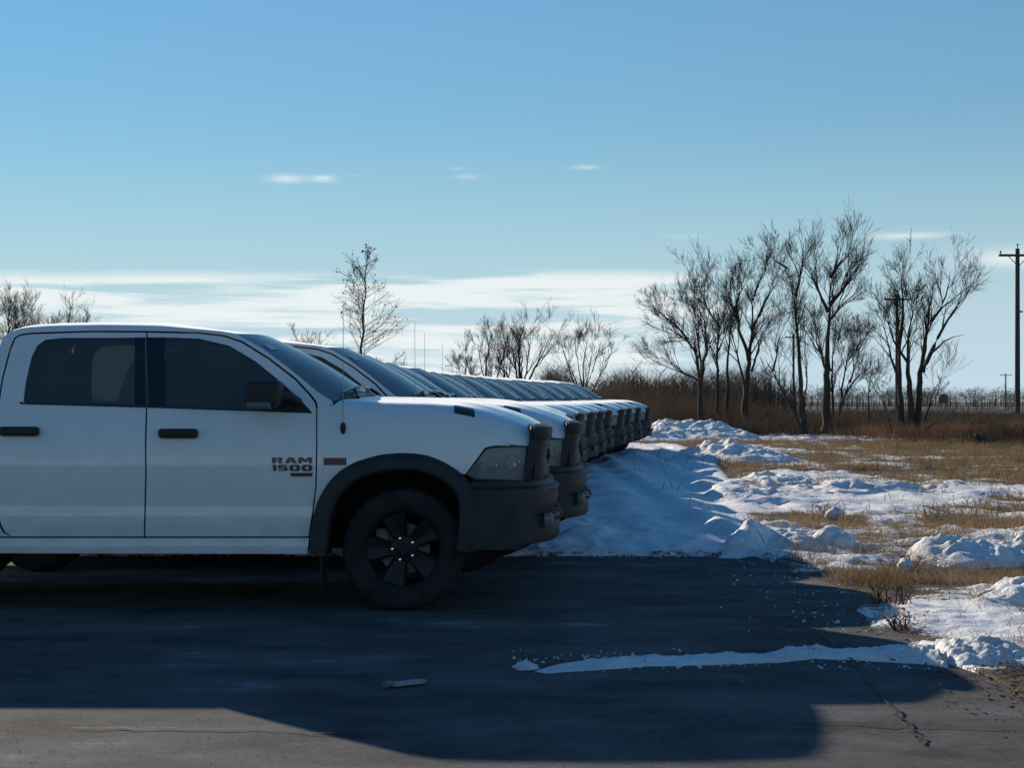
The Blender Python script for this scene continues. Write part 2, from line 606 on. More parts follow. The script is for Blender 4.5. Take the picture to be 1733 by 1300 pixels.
class MB:
    """collects pieces of ONE part"""
    def __init__(self):
        self.v = []; self.f = []

    def add(self, v, f):
        k = len(self.v)
        self.v += [tuple(p) for p in v]
        self.f += [tuple(i + k for i in q) for q in f]

    def box(self, *a):
        self.add(*box_vf(*a))

    def tube(self, pts, rad, n=8, cap=True):
        pts = [Vector(p) for p in pts]
        if not isinstance(rad, (list, tuple)):
            rad = [rad] * len(pts)
        k = len(self.v)
        for i, p in enumerate(pts):
            t = (pts[min(i + 1, len(pts) - 1)] - pts[max(i - 1, 0)]).normalized()
            ref = Vector((0, 0, 1)) if abs(t.z) < .9 else Vector((1, 0, 0))
            a = t.cross(ref).normalized(); b = t.cross(a)
            for j in range(n):
                w = 2 * math.pi * j / n
                self.v.append(tuple(p + (a * math.cos(w) + b * math.sin(w)) * rad[i]))
        for i in range(len(pts) - 1):
            for j in range(n):
                a0 = k + i * n + j; a1 = k + i * n + (j + 1) % n
                self.f.append((a0, a0 + n, a1 + n, a1))
        if cap:
            self.f.append(tuple(k + j for j in range(n)))
            self.f.append(tuple(k + (len(pts) - 1) * n + j for j in reversed(range(n))))

    def lathe_y(self, prof, n=48, mod=None, c=(0, 0, 0)):
        """profile (r, y) turned about the y axis"""
        k = len(self.v)
        for i, (r, y) in enumerate(prof):
            for j in range(n):
                w = 2 * math.pi * j / n
                rr = r + (mod(i, j) if mod else 0)
                self.v.append((c[0] + rr * math.cos(w), c[1] + y, c[2] + rr * math.sin(w)))
        for i in range(len(prof) - 1):
            for j in range(n):
                a0 = k + i * n + j; a1 = k + i * n + (j + 1) % n
                self.f.append((a0, a1, a1 + n, a0 + n))

    def grid(self, P):
        """P: rows of points"""
        k = len(self.v); n = len(P[0])
        for row in P:
            self.v += [tuple(p) for p in row]
        for i in range(len(P) - 1):
            for j in range(n - 1):
                a = k + i * n + j
                self.f.append((a, a + 1, a + n + 1, a + n))

    def build(self, name, mat, parent=None, loc=None, smooth=True, sharp=35):
        return link(name, mesh(name, self.v, self.f, mat, smooth, sharp), parent, loc)


def rounded(x0, x1, y0, y1, z0, z1, r, seg=3):
    bm = bmesh.new()
    v, f = box_vf(x0, x1, y0, y1, z0, z1)
    vs = [bm.verts.new(p) for p in v]
    for q in f:
        bm.faces.new([vs[i] for i in q])
    bmesh.ops.bevel(bm, geom=bm.edges[:] + bm.verts[:], offset=r, segments=seg, profile=.5, affect='EDGES')
    bm.verts.index_update()
    V = [tuple(p.co) for p in bm.verts]; F = [tuple(w.index for w in q.verts) for q in bm.faces]
    bm.free()
    return V, F


# ------------------------------------------------------------------ the ground
def zoff(Y):
    return np.interp(Y, [0, 12, 14.6, 17.5, 20, 24, 33, 40, 47, 60], [0, 0, -.01, -.03, -.05, -.06, -.055, -.03, 0, 0])


EDGE_X = 2.35      # right edge of the asphalt


def asphalt_edge(Y):
    return EDGE_X + .22 * (fbm(Y * .5, Y * 0 + 3, 5, 4) - .5) * 2 + .12 * sm(11, 9, Y)


BLOBS = [  # px, py, radius along X, radius along Y (metres), weight: where snow lies or is missing
    (1330, 800, 1.0, 3.0, .25), (1420, 830, 1.3, 3.0, .35), (1560, 850, 2.2, 2.5, .25), (1250, 760, 2.0, 5, .35),
    (1400, 870, 1.0, 1.1, -.30), (1330, 860, .35, .8, -.30), (1560, 890, 1.4, 1.0, -.10),
    (1450, 940, 1.0, .8, .12), (1330, 960, .5, .7, .05), (1600, 985, .8, .6, -.50), (1450, 975, .5, .4, -.22),
    (1480, 1015, .35, .4, -.25), (1700, 960, .6, .5, -.45),
    (1650, 1050, .55, .75, .55), (1560, 1035, .4, .5, .2), (1720, 1000, .5, .6, .4), (1490, 1075, .3, .35, -.15),
    (1690, 1190, .35, .7, -.75),
    (1180, 820, .9, 4, .5), (1200, 900, .6, 1.2, .5), (1330, 920, .6, .6, .4),
]


def snow_cover(X, Y):
    """about 0 bare .. 1 deep"""
    lot = (1 - sm(2.25, 2.6, X - np.interp(Y, [16, 20, 26, 39, 60], [0, .45, 1.1, 2.4, 3.2]) + .25 * (fbm(X * 1.3, Y * .6, 40) - .5))) * sm(15.15, 15.32, Y + .25 * (fbm(X * 1.7, Y * 1.7, 21) - .5))
    lot = lot * (1 - sm(54, 60, Y + .8 * (X - 1)))
    b = .46 + .12 * sm(14, 18, Y) - .36 * sm(24, 32, Y + .7 * (5.5 - X)) * (1 - sm(57, 60, Y))
    b = b + .34 * sm(57.5, 59.5, Y + .15 * (X - 10)) * (1 - sm(66, 69, Y)) * (1 - .5 * sm(14, 18, X))
    for (px, py, rx, ry, w) in BLOBS:
        x0, y0 = G(px, py)
        b = b + w * np.exp(-((X - x0) / rx) ** 2 - ((Y - y0) / ry) ** 2)
    # snow-filled wheel tracks crossing the field
    for (p0, p1, wd) in (((1225, 748), (1450, 805), .35), ((1370, 745), (1510, 800), .3), ((1440, 755), (1640, 830), .3)):
        xa, ya = G(*p0); xb, yb = G(*p1)
        t = np.clip(((X - xa) * (xb - xa) + (Y - ya) * (yb - ya)) / ((xb - xa) ** 2 + (yb - ya) ** 2), 0, 1)
        dd = np.hypot(X - xa - t * (xb - xa), Y - ya - t * (yb - ya))
        b = b + .28 * np.exp(-(dd / wd) ** 2)
    n = .45 * fbm(X * .5, Y * .5, 31, 3, .5) + .55 * fbm(X * 1.7, Y * 1.5, 37, 6, .62) - .5
    s = b - .05 * sm(16, 19, Y) + n * 2.15
    return np.maximum(s, lot * 1.4), lot


def ground(X, Y):
    s, lot = snow_cover(X, Y)
    z = zoff(Y) + .10 * (fbm(X * .25, Y * .25, 2, 3) - .5) * sm(2.3, 4.5, X)
    sn = np.clip((s - .25) / .5, 0, 1.2)
    rough = fbm(X * 2.2, Y * 2.2, 8, 5, .55) - .5
    rg = ridged(X * 1.1, Y * 1.1, 15, 4)
    fine = fbm(X * 8.0, Y * 7.0, 88, 4, .6) - .5
    fr = ridged(X * 3.7, Y * 3.1, 92, 3)
    field = (.035 * sn + .09 * rough * (0.5 + sn) + .11 * np.clip(rg - .60, 0, 1) * sn + .028 * fine * (.6 + .8 * sn) + .04 * np.clip(fr - .66, 0, 1) * sn) * (.55 + .45 * sm(11, 15, Y)) * (1 - lot)
    # packed lot: a hand deep, trodden and rutted
    ruts = .022 * np.sin(X * 7.5 + 1.5 * fbm(X, Y * .15, 61, 3) * 3) * sm(.6, 1.2, X)
    heap = .10 * np.exp(-((X - 1.0) / .5) ** 2 - ((Y - 16.6) / .9) ** 2) + .08 * np.exp(-((X - 1.85) / .22) ** 2 - ((Y - 16.2) / .9) ** 2)
    lz = .055 + .05 * (fbm(X * 1.1, Y * .9, 71, 4) - .5) + ruts * 1.2 + .09 * (fbm(X * 2.6, Y * 1.2, 79, 5, .62) - .5) + .06 * np.clip(ridged(X * 1.9, Y * .9, 83, 4) - .6, 0, 1) + heap * (.6 + .8 * fbm(X * 4, Y * 4, 75, 3)) + .03 * rough + .02 * fine * sm(17.5, 15.5, Y) + .05 * np.clip(fr - .7, 0, 1) * sm(18, 15.6, Y)
    lz = lz + .07 * np.exp(-((X - 2.3) / .13) ** 2) * sm(15.2, 15.8, Y)
    z = z + field + lot * lz
    under = (1 - sm(-.16, -.02, X - asphalt_edge(Y))) * (1 - sm(15.0, 15.2, Y)) * .30
    return z - under, s


def terrain(name, x0, x1, y0, y1, step):
    nx = int((x1 - x0) / step) + 1; ny = int((y1 - y0) / step) + 1
    xs = np.linspace(x0, x1, nx); ys = np.linspace(y0, y1, ny)
    X, Y = np.meshgrid(xs, ys)
    Z, S = ground(X, Y)
    V = np.stack([X, Y, Z], -1).reshape(-1, 3)
    i = np.arange((ny - 1) * nx).reshape(ny - 1, nx)[:, :-1].ravel()
    F = np.stack([i, i + 1, i + nx + 1, i + nx], 1)
    me = np_mesh(name, V, F, M['field'])
    at = me.attributes.new('snow', 'FLOAT', 'POINT')
    at.data.foreach_set('value', np.clip(S, 0, 1.4).astype(np.float32).ravel())
    o = link(name, me)
    return tag(o, kind='structure')


terrain('snowy_verge', -5.0, 8.0, 6.0, 20.0, .034)
terrain('snowy_field', -9.0, 24.0, 20.0, 70.0, .095)

# the land beyond, out to the horizon
X, Y = np.meshgrid(np.concatenate([np.linspace(-2600, -60, 24), np.linspace(-50, 60, 40), np.linspace(70, 2600, 24)]),
                   np.concatenate([np.linspace(-400, 0, 6), np.linspace(10, 300, 60), np.linspace(330, 6000, 40)]))
Z = -.30 - .0 * X + .25 * (fbm(X * .02, Y * .02, 3, 3) - .5)
V = np.stack([X, Y, Z], -1).reshape(-1, 3)
nx = X.shape[1]; ny = X.shape[0]
i = np.arange((ny - 1) * nx).reshape(ny - 1, nx)[:, :-1].ravel()
me = np_mesh('far_land', V, np.stack([i, i + 1, i + nx + 1, i + nx], 1), M['field'])
at = me.attributes.new('snow', 'FLOAT', 'POINT')
sv = .27 + .9 * (fbm(X * .015, Y * .006, 77, 4) - .5)
at.data.foreach_set('value', sv.astype(np.float32).ravel())
tag(link('far_land', me), kind='structure')

# asphalt of the lot
xs = np.linspace(0, 1, 150); ys = np.linspace(-8, 16.2, 240)
T, Y = np.meshgrid(xs, ys)
X = -16 + (asphalt_edge(Y) + 16) * T ** .6
Z = zoff(Y) + .012 * (fbm(X * .5, Y * .5, 90, 3) - .5)
V = np.stack([X, Y, Z], -1).reshape(-1, 3)
nx = X.shape[1]; ny = X.shape[0]
i = np.arange((ny - 1) * nx).reshape(ny - 1, nx)[:, :-1].ravel()
asphalt = tag(link('asphalt', np_mesh('asphalt', V, np.stack([i, i + 1, i + nx + 1, i + nx], 1), M['asphalt'])), kind='structure')


def strip(pts, w, seed):
    mb = MB()
    rows = []
    P = []
    for (a, b) in zip(pts[:-1], pts[1:]):
        for t in np.linspace(0, 1, 24, endpoint=False):
            P.append((a[0] + (b[0] - a[0]) * t, a[1] + (b[1] - a[1]) * t))
    P.append(pts[-1])
    for k, (x, y) in enumerate(P):
        q = P[min(k + 1, len(P) - 1)]; r_ = P[max(k - 1, 0)]
        tx, ty = q[0] - r_[0], q[1] - r_[1]
        l = math.hypot(tx, ty) or 1
        nx_, ny_ = -ty / l, tx / l
        j = (float(vnoise(np.array(k * .45), np.array(seed * 3.1), seed)) - .5) * .05
        ww = w * (.5 + float(vnoise(np.array(k * .9), np.array(seed * 1.7), seed + 3)))
        z = float(zoff(y)) + .011
        rows.append([(x + nx_ * (j - ww), y + ny_ * (j - ww), z), (x + nx_ * (j + ww), y + ny_ * (j + ww), z)])
    mb.grid(rows)
    return mb


for k, (pts, w) in enumerate((([G(1385, 1065), G(1455, 1135), G(1530, 1222), G(1560, 1262)], .008),
                              ([G(1300, 1222), G(1480, 1230), G(1700, 1236), G(1733, 1234)], .006),
                              ([G(120, 1236), G(420, 1238), G(640, 1252)], .006))):
    strip(pts, w, k + 1).build('crack', M['crack'], asphalt)


# ------------------------------------------------------------------ banks of ploughed snow
def snow_bank(label, path, jag=.35, seed=1, cs=34, step=.035, group='ploughed snow banks', lump=3.0, name='snow_bank'):
    """path: (X, Y, half width, height)"""
    P = []
    for a, b in zip(path[:-1], path[1:]):
        n = max(2, int(math.hypot(b[0] - a[0], b[1] - a[1]) / step))
        for t in np.linspace(0, 1, n, endpoint=False):
            P.append([a[i] + (b[i] - a[i]) * t for i in range(4)])
    P.append(list(path[-1]))
    P = np.array(P)
    n = len(P)
    tx = np.gradient(P[:, 0]); ty = np.gradient(P[:, 1])
    l = np.hypot(tx, ty) + 1e-9
    nx_, ny_ = -ty / l, tx / l
    if n < 4:
        nx_[:] = 0; ny_[:] = 1
    s = np.linspace(-1, 1, cs)[None, :]
    w = P[:, 2:3]; h = P[:, 3:4]
    endf = np.minimum(1, np.minimum(np.arange(n), np.arange(n)[::-1]) / max(3, .12 * n))[:, None] ** .5
    X = P[:, 0:1] + nx_[:, None] * s * w
    Y = P[:, 1:2] + ny_[:, None] * s * w
    ed = .30 * w * (fbm(X * lump, Y * lump, seed + 50, 4) - .5)
    X = X + nx_[:, None] * ed * np.sign(s) * np.abs(s) ** .5; Y = Y + ny_[:, None] * ed * np.sign(s) * np.abs(s) ** .5
    prof = np.clip(1 - np.abs(s) ** 1.8, 0, 1) ** .9
    lumps = fbm(X * lump, Y * lump, seed, 5, .58)
    rg = ridged(X * lump * 1.2 + 5, Y * lump * 1.2, seed + 9, 5)
    # blocks of crust: cells of slightly different height with sharp sides
    st = fbm(X * lump * 2.3, Y * lump * 2.3, seed + 21, 4, .6)
    q = st * 7
    crust = (np.floor(q) + sm(.55, 1.0, q - np.floor(q))) / 7
    fin = fbm(X * lump * 9, Y * lump * 9, seed + 33, 3) - .5
    rel = .62 * lumps + .55 * crust + .45 * (rg - .55) - .22
    Z = h * prof * endf * (1 - jag * 1.5 + 3.0 * jag * np.clip(rel, 0, 1.2)) + h * .16 * fin * np.clip(prof * 3, 0, 1) * endf
    Z = np.maximum(Z, 0)
    g, _ = ground(X, Y)
    g = np.where((X < EDGE_X) & (Y < 15.2), zoff(Y), g)
    Z = g - .03 + (Z + .03) * np.clip(prof * 6, 0, 1)
    V = np.stack([X, Y, Z], -1).reshape(-1, 3)
    i = np.arange((n - 1) * cs).reshape(n - 1, cs)[:, :-1].ravel()
    F = np.stack([i, i + cs, i + cs + 1, i + 1], 1)
    o = link(name, np_mesh(name, V, F, M['snow']))
    return tag(o, label, 'snow bank', group)


def gp(px, py, w, h):
    x, y = G(px, py)
    return (x, y, w, h)


snow_bank('low windrow of snow lying across the dark asphalt in the foreground',
          [gp(915, 1139, .05, .015), gp(960, 1132, .12, .035), gp(1080, 1122, .14, .045), gp(1180, 1120, .13, .04), gp(1300, 1117, .11, .035),
           gp(1365, 1108, .15, .06), gp(1420, 1111, .12, .035), gp(1500, 1112, .20, .06), gp(1600, 1114, .32, .085),
           gp(1670, 1118, .34, .09), gp(1735, 1122, .26, .07), gp(1800, 1125, .2, .04)], .42, 3, lump=9.0, step=.012, cs=40)
snow_bank('crumb of snow at the left tip of the foreground windrow', [gp(872, 1132, .05, .02), gp(888, 1131, .10, .045), gp(905, 1134, .04, .02)], .5, 17, lump=8, step=.012, cs=20)
snow_bank('long low snow bank at the far edge of the asphalt, shaded blue',
          [gp(1232, 943, .10, .04), gp(1262, 932, .20, .15), gp(1300, 928, .34, .14), gp(1370, 933, .36, .12), gp(1440, 937, .26, .06), gp(1500, 939, .2, .03)], .22, 5, lump=2.2, step=.022)
snow_bank('tall broken snow bank at the right edge standing in brown grass',
          [gp(1573, 938, .2, .07), gp(1600, 946, .38, .27), gp(1650, 950, .42, .20), gp(1690, 948, .38, .19), gp(1760, 944, .42, .24), gp(1850, 940, .4, .2)], .34, 8, lump=2.2, step=.022)
snow_bank('small snow heap at the right edge below the tall bank',
          [gp(1665, 1022, .12, .03), gp(1705, 1020, .28, .11), gp(1760, 1012, .36, .15), gp(1820, 1010, .3, .08)], .38, 12, lump=3.4, step=.02)
snow_bank('crossed snow ridge with a shadowed hollow, left of the middle of the verge',
          [gp(1220, 848, .3, .06), gp(1262, 832, .6, .12), gp(1300, 818, .8, .17), gp(1335, 826, .7, .12), gp(1370, 838, .4, .05)], .44, 23, lump=1.5, step=.045, cs=44)
snow_bank('wide tumbled snow ridge in the middle of the verge before the brown field',
          [gp(1365, 830, .5, .10), gp(1410, 830, .9, .14), gp(1465, 828, .9, .16), gp(1530, 826, .7, .08), gp(1620, 826, .5, .05)], .44, 29, lump=1.4, step=.045, cs=44)
snow_bank('ragged snow pile left of the brown field, in front of the farthest pile',
          [gp(1195, 776, 1.0, .2), gp(1225, 778, 1.5, .46), gp(1250, 780, 1.4, .42), gp(1292, 785, 1.0, .14)], .42, 35, lump=1.2, step=.045, cs=48)
snow_bank('small snow clump just right of the ragged snow pile',
          [gp(1296, 782, .4, .08), gp(1315, 782, .6, .24), gp(1335, 784, .4, .06)], .42, 39, lump=1.8, step=.04)
snow_bank('large high snow pile at the end of the truck row below the trees',
          [gp(1085, 748, 1.2, .15), gp(1120, 745, 2.2, .50), gp(1150, 743, 2.5, .66), gp(1182, 743, 2.2, .70), gp(1215, 748, 1.5, .2)], .36, 44, lump=.8, step=.06, cs=60)


def chunk(label, px, py, r, seed):
    bm = bmesh.new()
    bmesh.ops.create_icosphere(bm, subdivisions=3, radius=r)
    x, y = G(px, py)
    for v in bm.verts:
        p = v.co / r
        k = float(fbm(np.array(p.x * 1.7 + seed), np.array(p.y * 1.7 + p.z * 2.3), seed, 3))
        v.co *= .72 + .55 * k
        v.co.z *= .85
    me = bpy.data.meshes.new('snow_chunk'); bm.to_mesh(me); bm.free()
    me.materials.append(M['snow'])
    me.polygons.foreach_set('use_smooth', [True] * len(me.polygons))
    z, _ = ground(np.array([x]), np.array([y]))
    o = link('snow_chunk', me, None, (x, y, float(z[0]) + r * .5))
    tag(o, label, 'snow chunk')


chunk('round snow chunk on the right end of the low bank at the asphalt edge', 1408, 932, .17, 3)
chunk('square snow chunk just right of the round one', 1428, 934, .14, 9)
chunk('upright snow chunk in the grass above the low bank', 1414, 872, .12, 13)
chunk('small snow chunk on bare ground left of the tall right bank', 1533, 962, .07, 21)


# ------------------------------------------------------------------ the pickup truck
NEAR = 11.0          # distance of the side of the nearest truck
TX = (683 - 866.5) / 250.0   # its front axle


def side_d(x, z):
    """how far the body side lies in from the widest plane"""
    x = np.asarray(x, float); z = np.asarray(z, float)
    d = np.where(z < .74, .012 - .008 * np.sin(np.clip((.74 - z) / .24, 0, 1) * 3.14) + np.clip(.56 - z, 0, 1) * .12, 0.004 + .008 * sm(.757, .742, z))
    d = np.where((z > .98) & (z <= 1.40), .004 + .068 * np.clip((z - .98) / .42, 0, 1) ** 2, d)
    d = np.where(z > 1.40, .072 + (z - 1.40) * .35, d)
    nose = np.clip((x - .25) / .65, 0, 1.3)
    return d + .15 * nose ** 2


def SP(px, py, dd=0.0):
    """photograph to (x, z) on the side of the truck"""
    d = 0.0
    for _ in range(4):
        x = (px - 866.5) / FPX * (NEAR + d) - TX
        z = EYE - (py - HOR) / FPX * (NEAR + d)
        d = float(side_d(x, z)) + dd
    return x, z


def P3(px, py, d):
    x = (px - 866.5) / FPX * (NEAR + d) - TX
    z = EYE - (py - HOR) / FPX * (NEAR + d)
    return Vector((x, -1 + d, z))


def resample(P, step, closed=True):
    out = []
    n = len(P)
    for i in range(n if closed else n - 1):
        a, b = P[i], P[(i + 1) % n]
        k = max(1, int(math.ceil(math.dist(a, b) / step)))
        for j in range(k):
            t = j / k
            out.append((a[0] + (b[0] - a[0]) * t, a[1] + (b[1] - a[1]) * t))
    if not closed:
        out.append(P[-1])
    return out


def inside(P, x, y):
    P = np.asarray(P)
    a = P; b = np.roll(P, -1, 0)
    r = np.zeros(x.shape, bool)
    for (x0, y0), (x1, y1) in zip(a, b):
        c = ((y0 > y) != (y1 > y)) & (x < (x1 - x0) * (y - y0) / ((y1 - y0) or 1e-12) + x0)
        r ^= c
    return r


def panel(outline, holes=(), off=0.0, step=.06, flange=.018, yf=None, rows=()):
    """curved sheet over the body side with turned-in edges; returns vertices and faces for the near side"""
    yf = yf or (lambda x, z: side_d(x, z))
    o = resample(outline, step * .7)
    loops = [o] + [resample(h, step * .7) for h in holes]
    pts = []; edges = []
    for lp in loops:
        k = len(pts)
        pts += lp
        edges += [(k + i, k + (i + 1) % len(lp)) for i in range(len(lp))]
    A = np.array(o)
    gx, gz = np.meshgrid(np.arange(A[:, 0].min(), A[:, 0].max(), step), np.arange(A[:, 1].min(), A[:, 1].max(), step))
    gx = gx.ravel(); gz = gz.ravel()
    for zr in rows:
        ok_ = np.abs(gz - zr) > step * .35
        gx = gx[ok_]; gz = gz[ok_]
        xr = np.arange(A[:, 0].min() + step * .3, A[:, 0].max(), step)
        gx = np.concatenate([gx, xr]); gz = np.concatenate([gz, np.full(len(xr), zr)])
    ok = inside(o, gx, gz)
    for h in loops[1:]:
        ok &= ~inside(h, gx, gz)
    B = np.array(pts)
    for i in np.nonzero(ok)[0]:
        if np.min((B[:, 0] - gx[i]) ** 2 + (B[:, 1] - gz[i]) ** 2) > (step * (.12 if len(rows) and gz[i] in rows else .45)) ** 2:
            pts.append((gx[i], gz[i]))
    res = geometry.delaunay_2d_cdt([Vector(p) for p in pts], edges, [], 0, 1e-6)
    V2 = np.array([(p.x, p.y) for p in res[0]])
    F = np.array([tuple(f) for f in res[2]])
    c = V2[F].mean(1)
    ok = inside(o, c[:, 0], c[:, 1])
    for h in loops[1:]:
        ok &= ~inside(h, c[:, 0], c[:, 1])
    F = F[ok]
    d = yf(V2[:, 0], V2[:, 1]) + off
    V = [(x, -1 + dd, z) for (x, z), dd in zip(V2, d)]
    faces = []
    cnt = {}
    for t in F:
        a, b, c_ = (int(i) for i in t)
        ar = (V2[b][0] - V2[a][0]) * (V2[c_][1] - V2[a][1]) - (V2[b][1] - V2[a][1]) * (V2[c_][0] - V2[a][0])
        if ar < 0:
            b, c_ = c_, b
        faces.append((a, b, c_))
        for e in ((a, b), (b, c_), (c_, a)):
            cnt[tuple(sorted(e))] = cnt.get(tuple(sorted(e)), []) + [e]
    if flange:
        n0 = len(V)
        V += [(x, y + flange, z) for (x, y, z) in V]
        for es in cnt.values():
            if len(es) == 1:
                a, b = es[0]
                faces.append((b, a, a + n0, b + n0))
        used = sorted({i for f in faces for i in f})
        mp = {u: k for k, u in enumerate(used)}
        V = [V[u] for u in used]
        faces = [tuple(mp[i] for i in f) for f in faces]
    return V, faces


def flip(vf):
    V, F = vf
    return [(x, -y, z) for (x, y, z) in V], [tuple(reversed(f)) for f in F]


def both(name, vf, mat, parents, sharp=30):
    """the part on the side towards the camera and its mirror image on the other side"""
    r = []
    for k, par in enumerate(parents):
        w = vf if k == 0 else flip(vf)
        r.append(link(name, mesh(name, w[0], w[1], mat, True, sharp), par))
    return r


def S(*pts, dd=0.0):
    return [SP(px, py, dd) for px, py in pts]


ROOF = [(2, 582), (7, 571), (14, 564), (30, 557.5), (85, 553.5), (169, 552.0), (271, 553.5), (338, 557.5), (375, 560.5), (401, 565)]
WEDGE = [(401, 565), (442.5, 588), (488, 621.5), (539.5, 664), (563, 679)]        # near edge of the windshield
HEDGE = [(566, 684), (588, 686), (600, 698), (617, 709), (680, 714), (740, 719), (794, 727), (835, 740), (868, 752.5), (896, 753.5)]
HCENT = [(634, 671), (700, 672), (760, 673.5), (800, 677), (823, 681.5), (845, 687.5), (877, 697), (900, 706), (916, 714.5), (922, 720)]
FLARE = [(525, 937), (528, 905), (532, 871), (539, 850), (548.5, 831), (560, 814), (575, 799), (592, 788), (609, 780), (644, 770), (678.5, 767),
         (705, 768), (728, 772), (752, 782), (770, 793), (787, 806), (800, 822), (807, 842), (809, 870), (807, 905), (802, 935)]


def poly_at(P, u):
    P = np.array(P, float)
    l = np.concatenate([[0], np.cumsum(np.hypot(*np.diff(P[:, :2], axis=0).T))])
    return [float(np.interp(u * l[-1], l, P[:, i])) for i in range(P.shape[1])]


def smooth_poly(P, n=60):
    """resampled and softened"""
    Q = np.array([poly_at(P, u) for u in np.linspace(0, 1, n)])
    for _ in range(3):
        Q[1:-1] = .25 * Q[:-2] + .5 * Q[1:-1] + .25 * Q[2:]
    return Q


GLYPH = {
    'R': ([(0, 0), (0, 1), (.82, 1), (.97, .86), (.97, .54), (.85, .42), (1, 0), (.66, 0), (.55, .34), (.32, .34), (.32, 0)], [[(.32, .57), (.32, .77), (.64, .77), (.64, .57)]]),
    'A': ([(0, 0), (.30, 1), (.70, 1), (1, 0), (.69, 0), (.63, .20), (.37, .20), (.31, 0)], [[(.42, .38), (.58, .38), (.50, .70)]]),
    'M': ([(0, 0), (0, 1), (.30, 1), (.50, .60), (.70, 1), (1, 1), (1, 0), (.75, 0), (.75, .55), (.58, .20), (.42, .20), (.25, .55), (.25, 0)], []),
    '1': ([(.22, 0), (.22, .74), (0, .74), (0, 1), (1, 1), (1, 0)], []),
    '5': ([(0, 0), (.87, 0), (1, .13), (1, .50), (.88, .63), (.34, .63), (.34, .76), (.96, .76), (.96, 1), (0, 1), (0, .42), (.66, .42), (.66, .23), (0, .23)], []),
    '0': ([(.16, 0), (0, .2), (0, .8), (.16, 1), (.84, 1), (1, .8), (1, .2), (.84, 0)], [[(.33, .30), (.33, .70), (.40, .77), (.60, .77), (.67, .70), (.67, .30), (.60, .23), (.40, .23)]]),
}
BADGE = (('R', (461.7, 479.7, 774.2, 784.4)), ('A', (483, 504, 774.2, 784.4)), ('M', (506, 529.5, 774.2, 784.4)),
         ('1', (462.5, 468.8, 787, 797.2)), ('5', (472.3, 488, 787, 797.2)), ('0', (491.5, 508.8, 786.8, 797.4)), ('0', (512.3, 529.5, 786.8, 797.4)))
BADGE_X = SP(495.6, 785)[0]

HE = smooth_poly(HEDGE); HC = smooth_poly(HCENT); WE = smooth_poly(WEDGE); RO = smooth_poly(ROOF)


def hood_pt(u, t):
    """u from windshield to grille, t from near edge (0) over the centre (1) to the far edge (2)"""
    far = t > 1
    if far:
        t = 2 - t
    ex, ey = poly_at(HE, u)
    xs, zs = SP(ex, ey)
    ds = float(side_d(xs, zs))
    cx, cy = poly_at(HC, u)
    c = P3(cx, cy, 1.0)
    dl = (1 - ds) * t
    g = .78 * (1 - math.exp(-dl / .06)) + .22 * (dl / .98) ** .6
    x = xs + (c.x - xs) * (1 - (1 - t) ** 2.2)
    z = zs + (c.z - zs) * g
    # raised centre of the hood
    z += .012 * float(sm(.42, .50, ds + dl)) * (1 - .6 * u) - .012 * float(sm(.42, .50, 1.0)) * (1 - .6 * u)
    y = -1 + ds + dl
    return Vector((x, -y if far else y, z))


WT = P3(455, 569, 1.0); WB = P3(630, 668, 1.0)       # centre line of the windshield


def wind_pt(u, t):
    """u from roof to cowl, t 0..2 across"""
    far = t > 1
    if far:
        t = 2 - t
    ex, ey = poly_at(WE, u)
    xs, zs = SP(ex, ey)
    ds = float(side_d(xs, zs)) + .006
    q = 1 - (1 - t) ** 2.4
    cx = WT.x + (WB.x - WT.x) * u; cz = WT.z + (WB.z - WT.z) * u + .03 * math.sin(math.pi * u)
    x = xs + (cx - xs) * q; z = zs + (cz - zs) * q
    y = -1 + ds + (1 - ds) * t
    return Vector((x, -y if far else y, z))


def patch(fn, us, ts, lift=0.0):
    rows = []
    for u in us:
        row = []
        for t in ts:
            p = fn(u, t)
            if lift:
                a = fn(min(u + .01, 1), t) - fn(max(u - .01, 0), t)
                b = fn(u, t + .01) - fn(u, t - .01)
                n = a.cross(b).normalized()
                if n.z < 0:
                    n = -n
                p = p + n * lift
            row.append(p)
        rows.append(row)
    mb = MB(); mb.grid(rows)
    return mb


def sweep(plan, prof, shear=0.0, zc=1.0, f0=.2, f1=.55, zmin=.425):
    """profile (outward offset, z[, 1 = everywhere]) along a plan curve (x, d) and its mirror image; the flanks stay flat"""
    P = np.array([poly_at(plan, u) for u in np.linspace(0, 1, 34)])
    for _ in range(2):
        P[1:-1] = .25 * P[:-2] + .5 * P[1:-1] + .25 * P[2:]
    us = list(np.linspace(0, 1, 34))
    full = [(x, -1 + d, u) for (x, d), u in zip(P, us)] + [(x, 1 - d, u) for (x, d), u in list(zip(P, us))[::-1][1:]]
    n = len(full)
    rows = []
    for k, (x, y, u) in enumerate(full):
        a = full[max(k - 1, 0)]; b = full[min(k + 1, n - 1)]
        tx, ty = b[0] - a[0], b[1] - a[1]
        l = math.hypot(tx, ty)
        nx_, ny_ = ty / l, -tx / l
        w = float(sm(f0, f1, u))
        row = []
        for q in prof:
            o = q[0] * (1 if len(q) > 2 else w)
            zq = max(q[1], zmin) + (q[1] - max(q[1], zmin)) * float(sm(f1 - .05, f1 + .2, u))
            row.append((x + nx_ * o + shear * (q[1] - zc) * (1 - .8 * w), y + ny_ * o, zq))
        rows.append(row)
    mb = MB(); mb.grid(rows)
    # close the two ends towards the body
    for row, sg in ((rows[0], 1), (rows[-1], -1)):
        k = len(mb.v)
        mb.v += row + [(p[0] - .02, p[1] + sg * .22, p[2]) for p in row]
        m_ = len(row)
        for i in range(m_ - 1):
            q = (k + i, k + i + 1, k + m_ + i + 1, k + m_ + i)
            mb.f.append(tuple(reversed(q)) if sg > 0 else q)
    mb.f = [tuple(reversed(f)) for f in mb.f]
    return mb


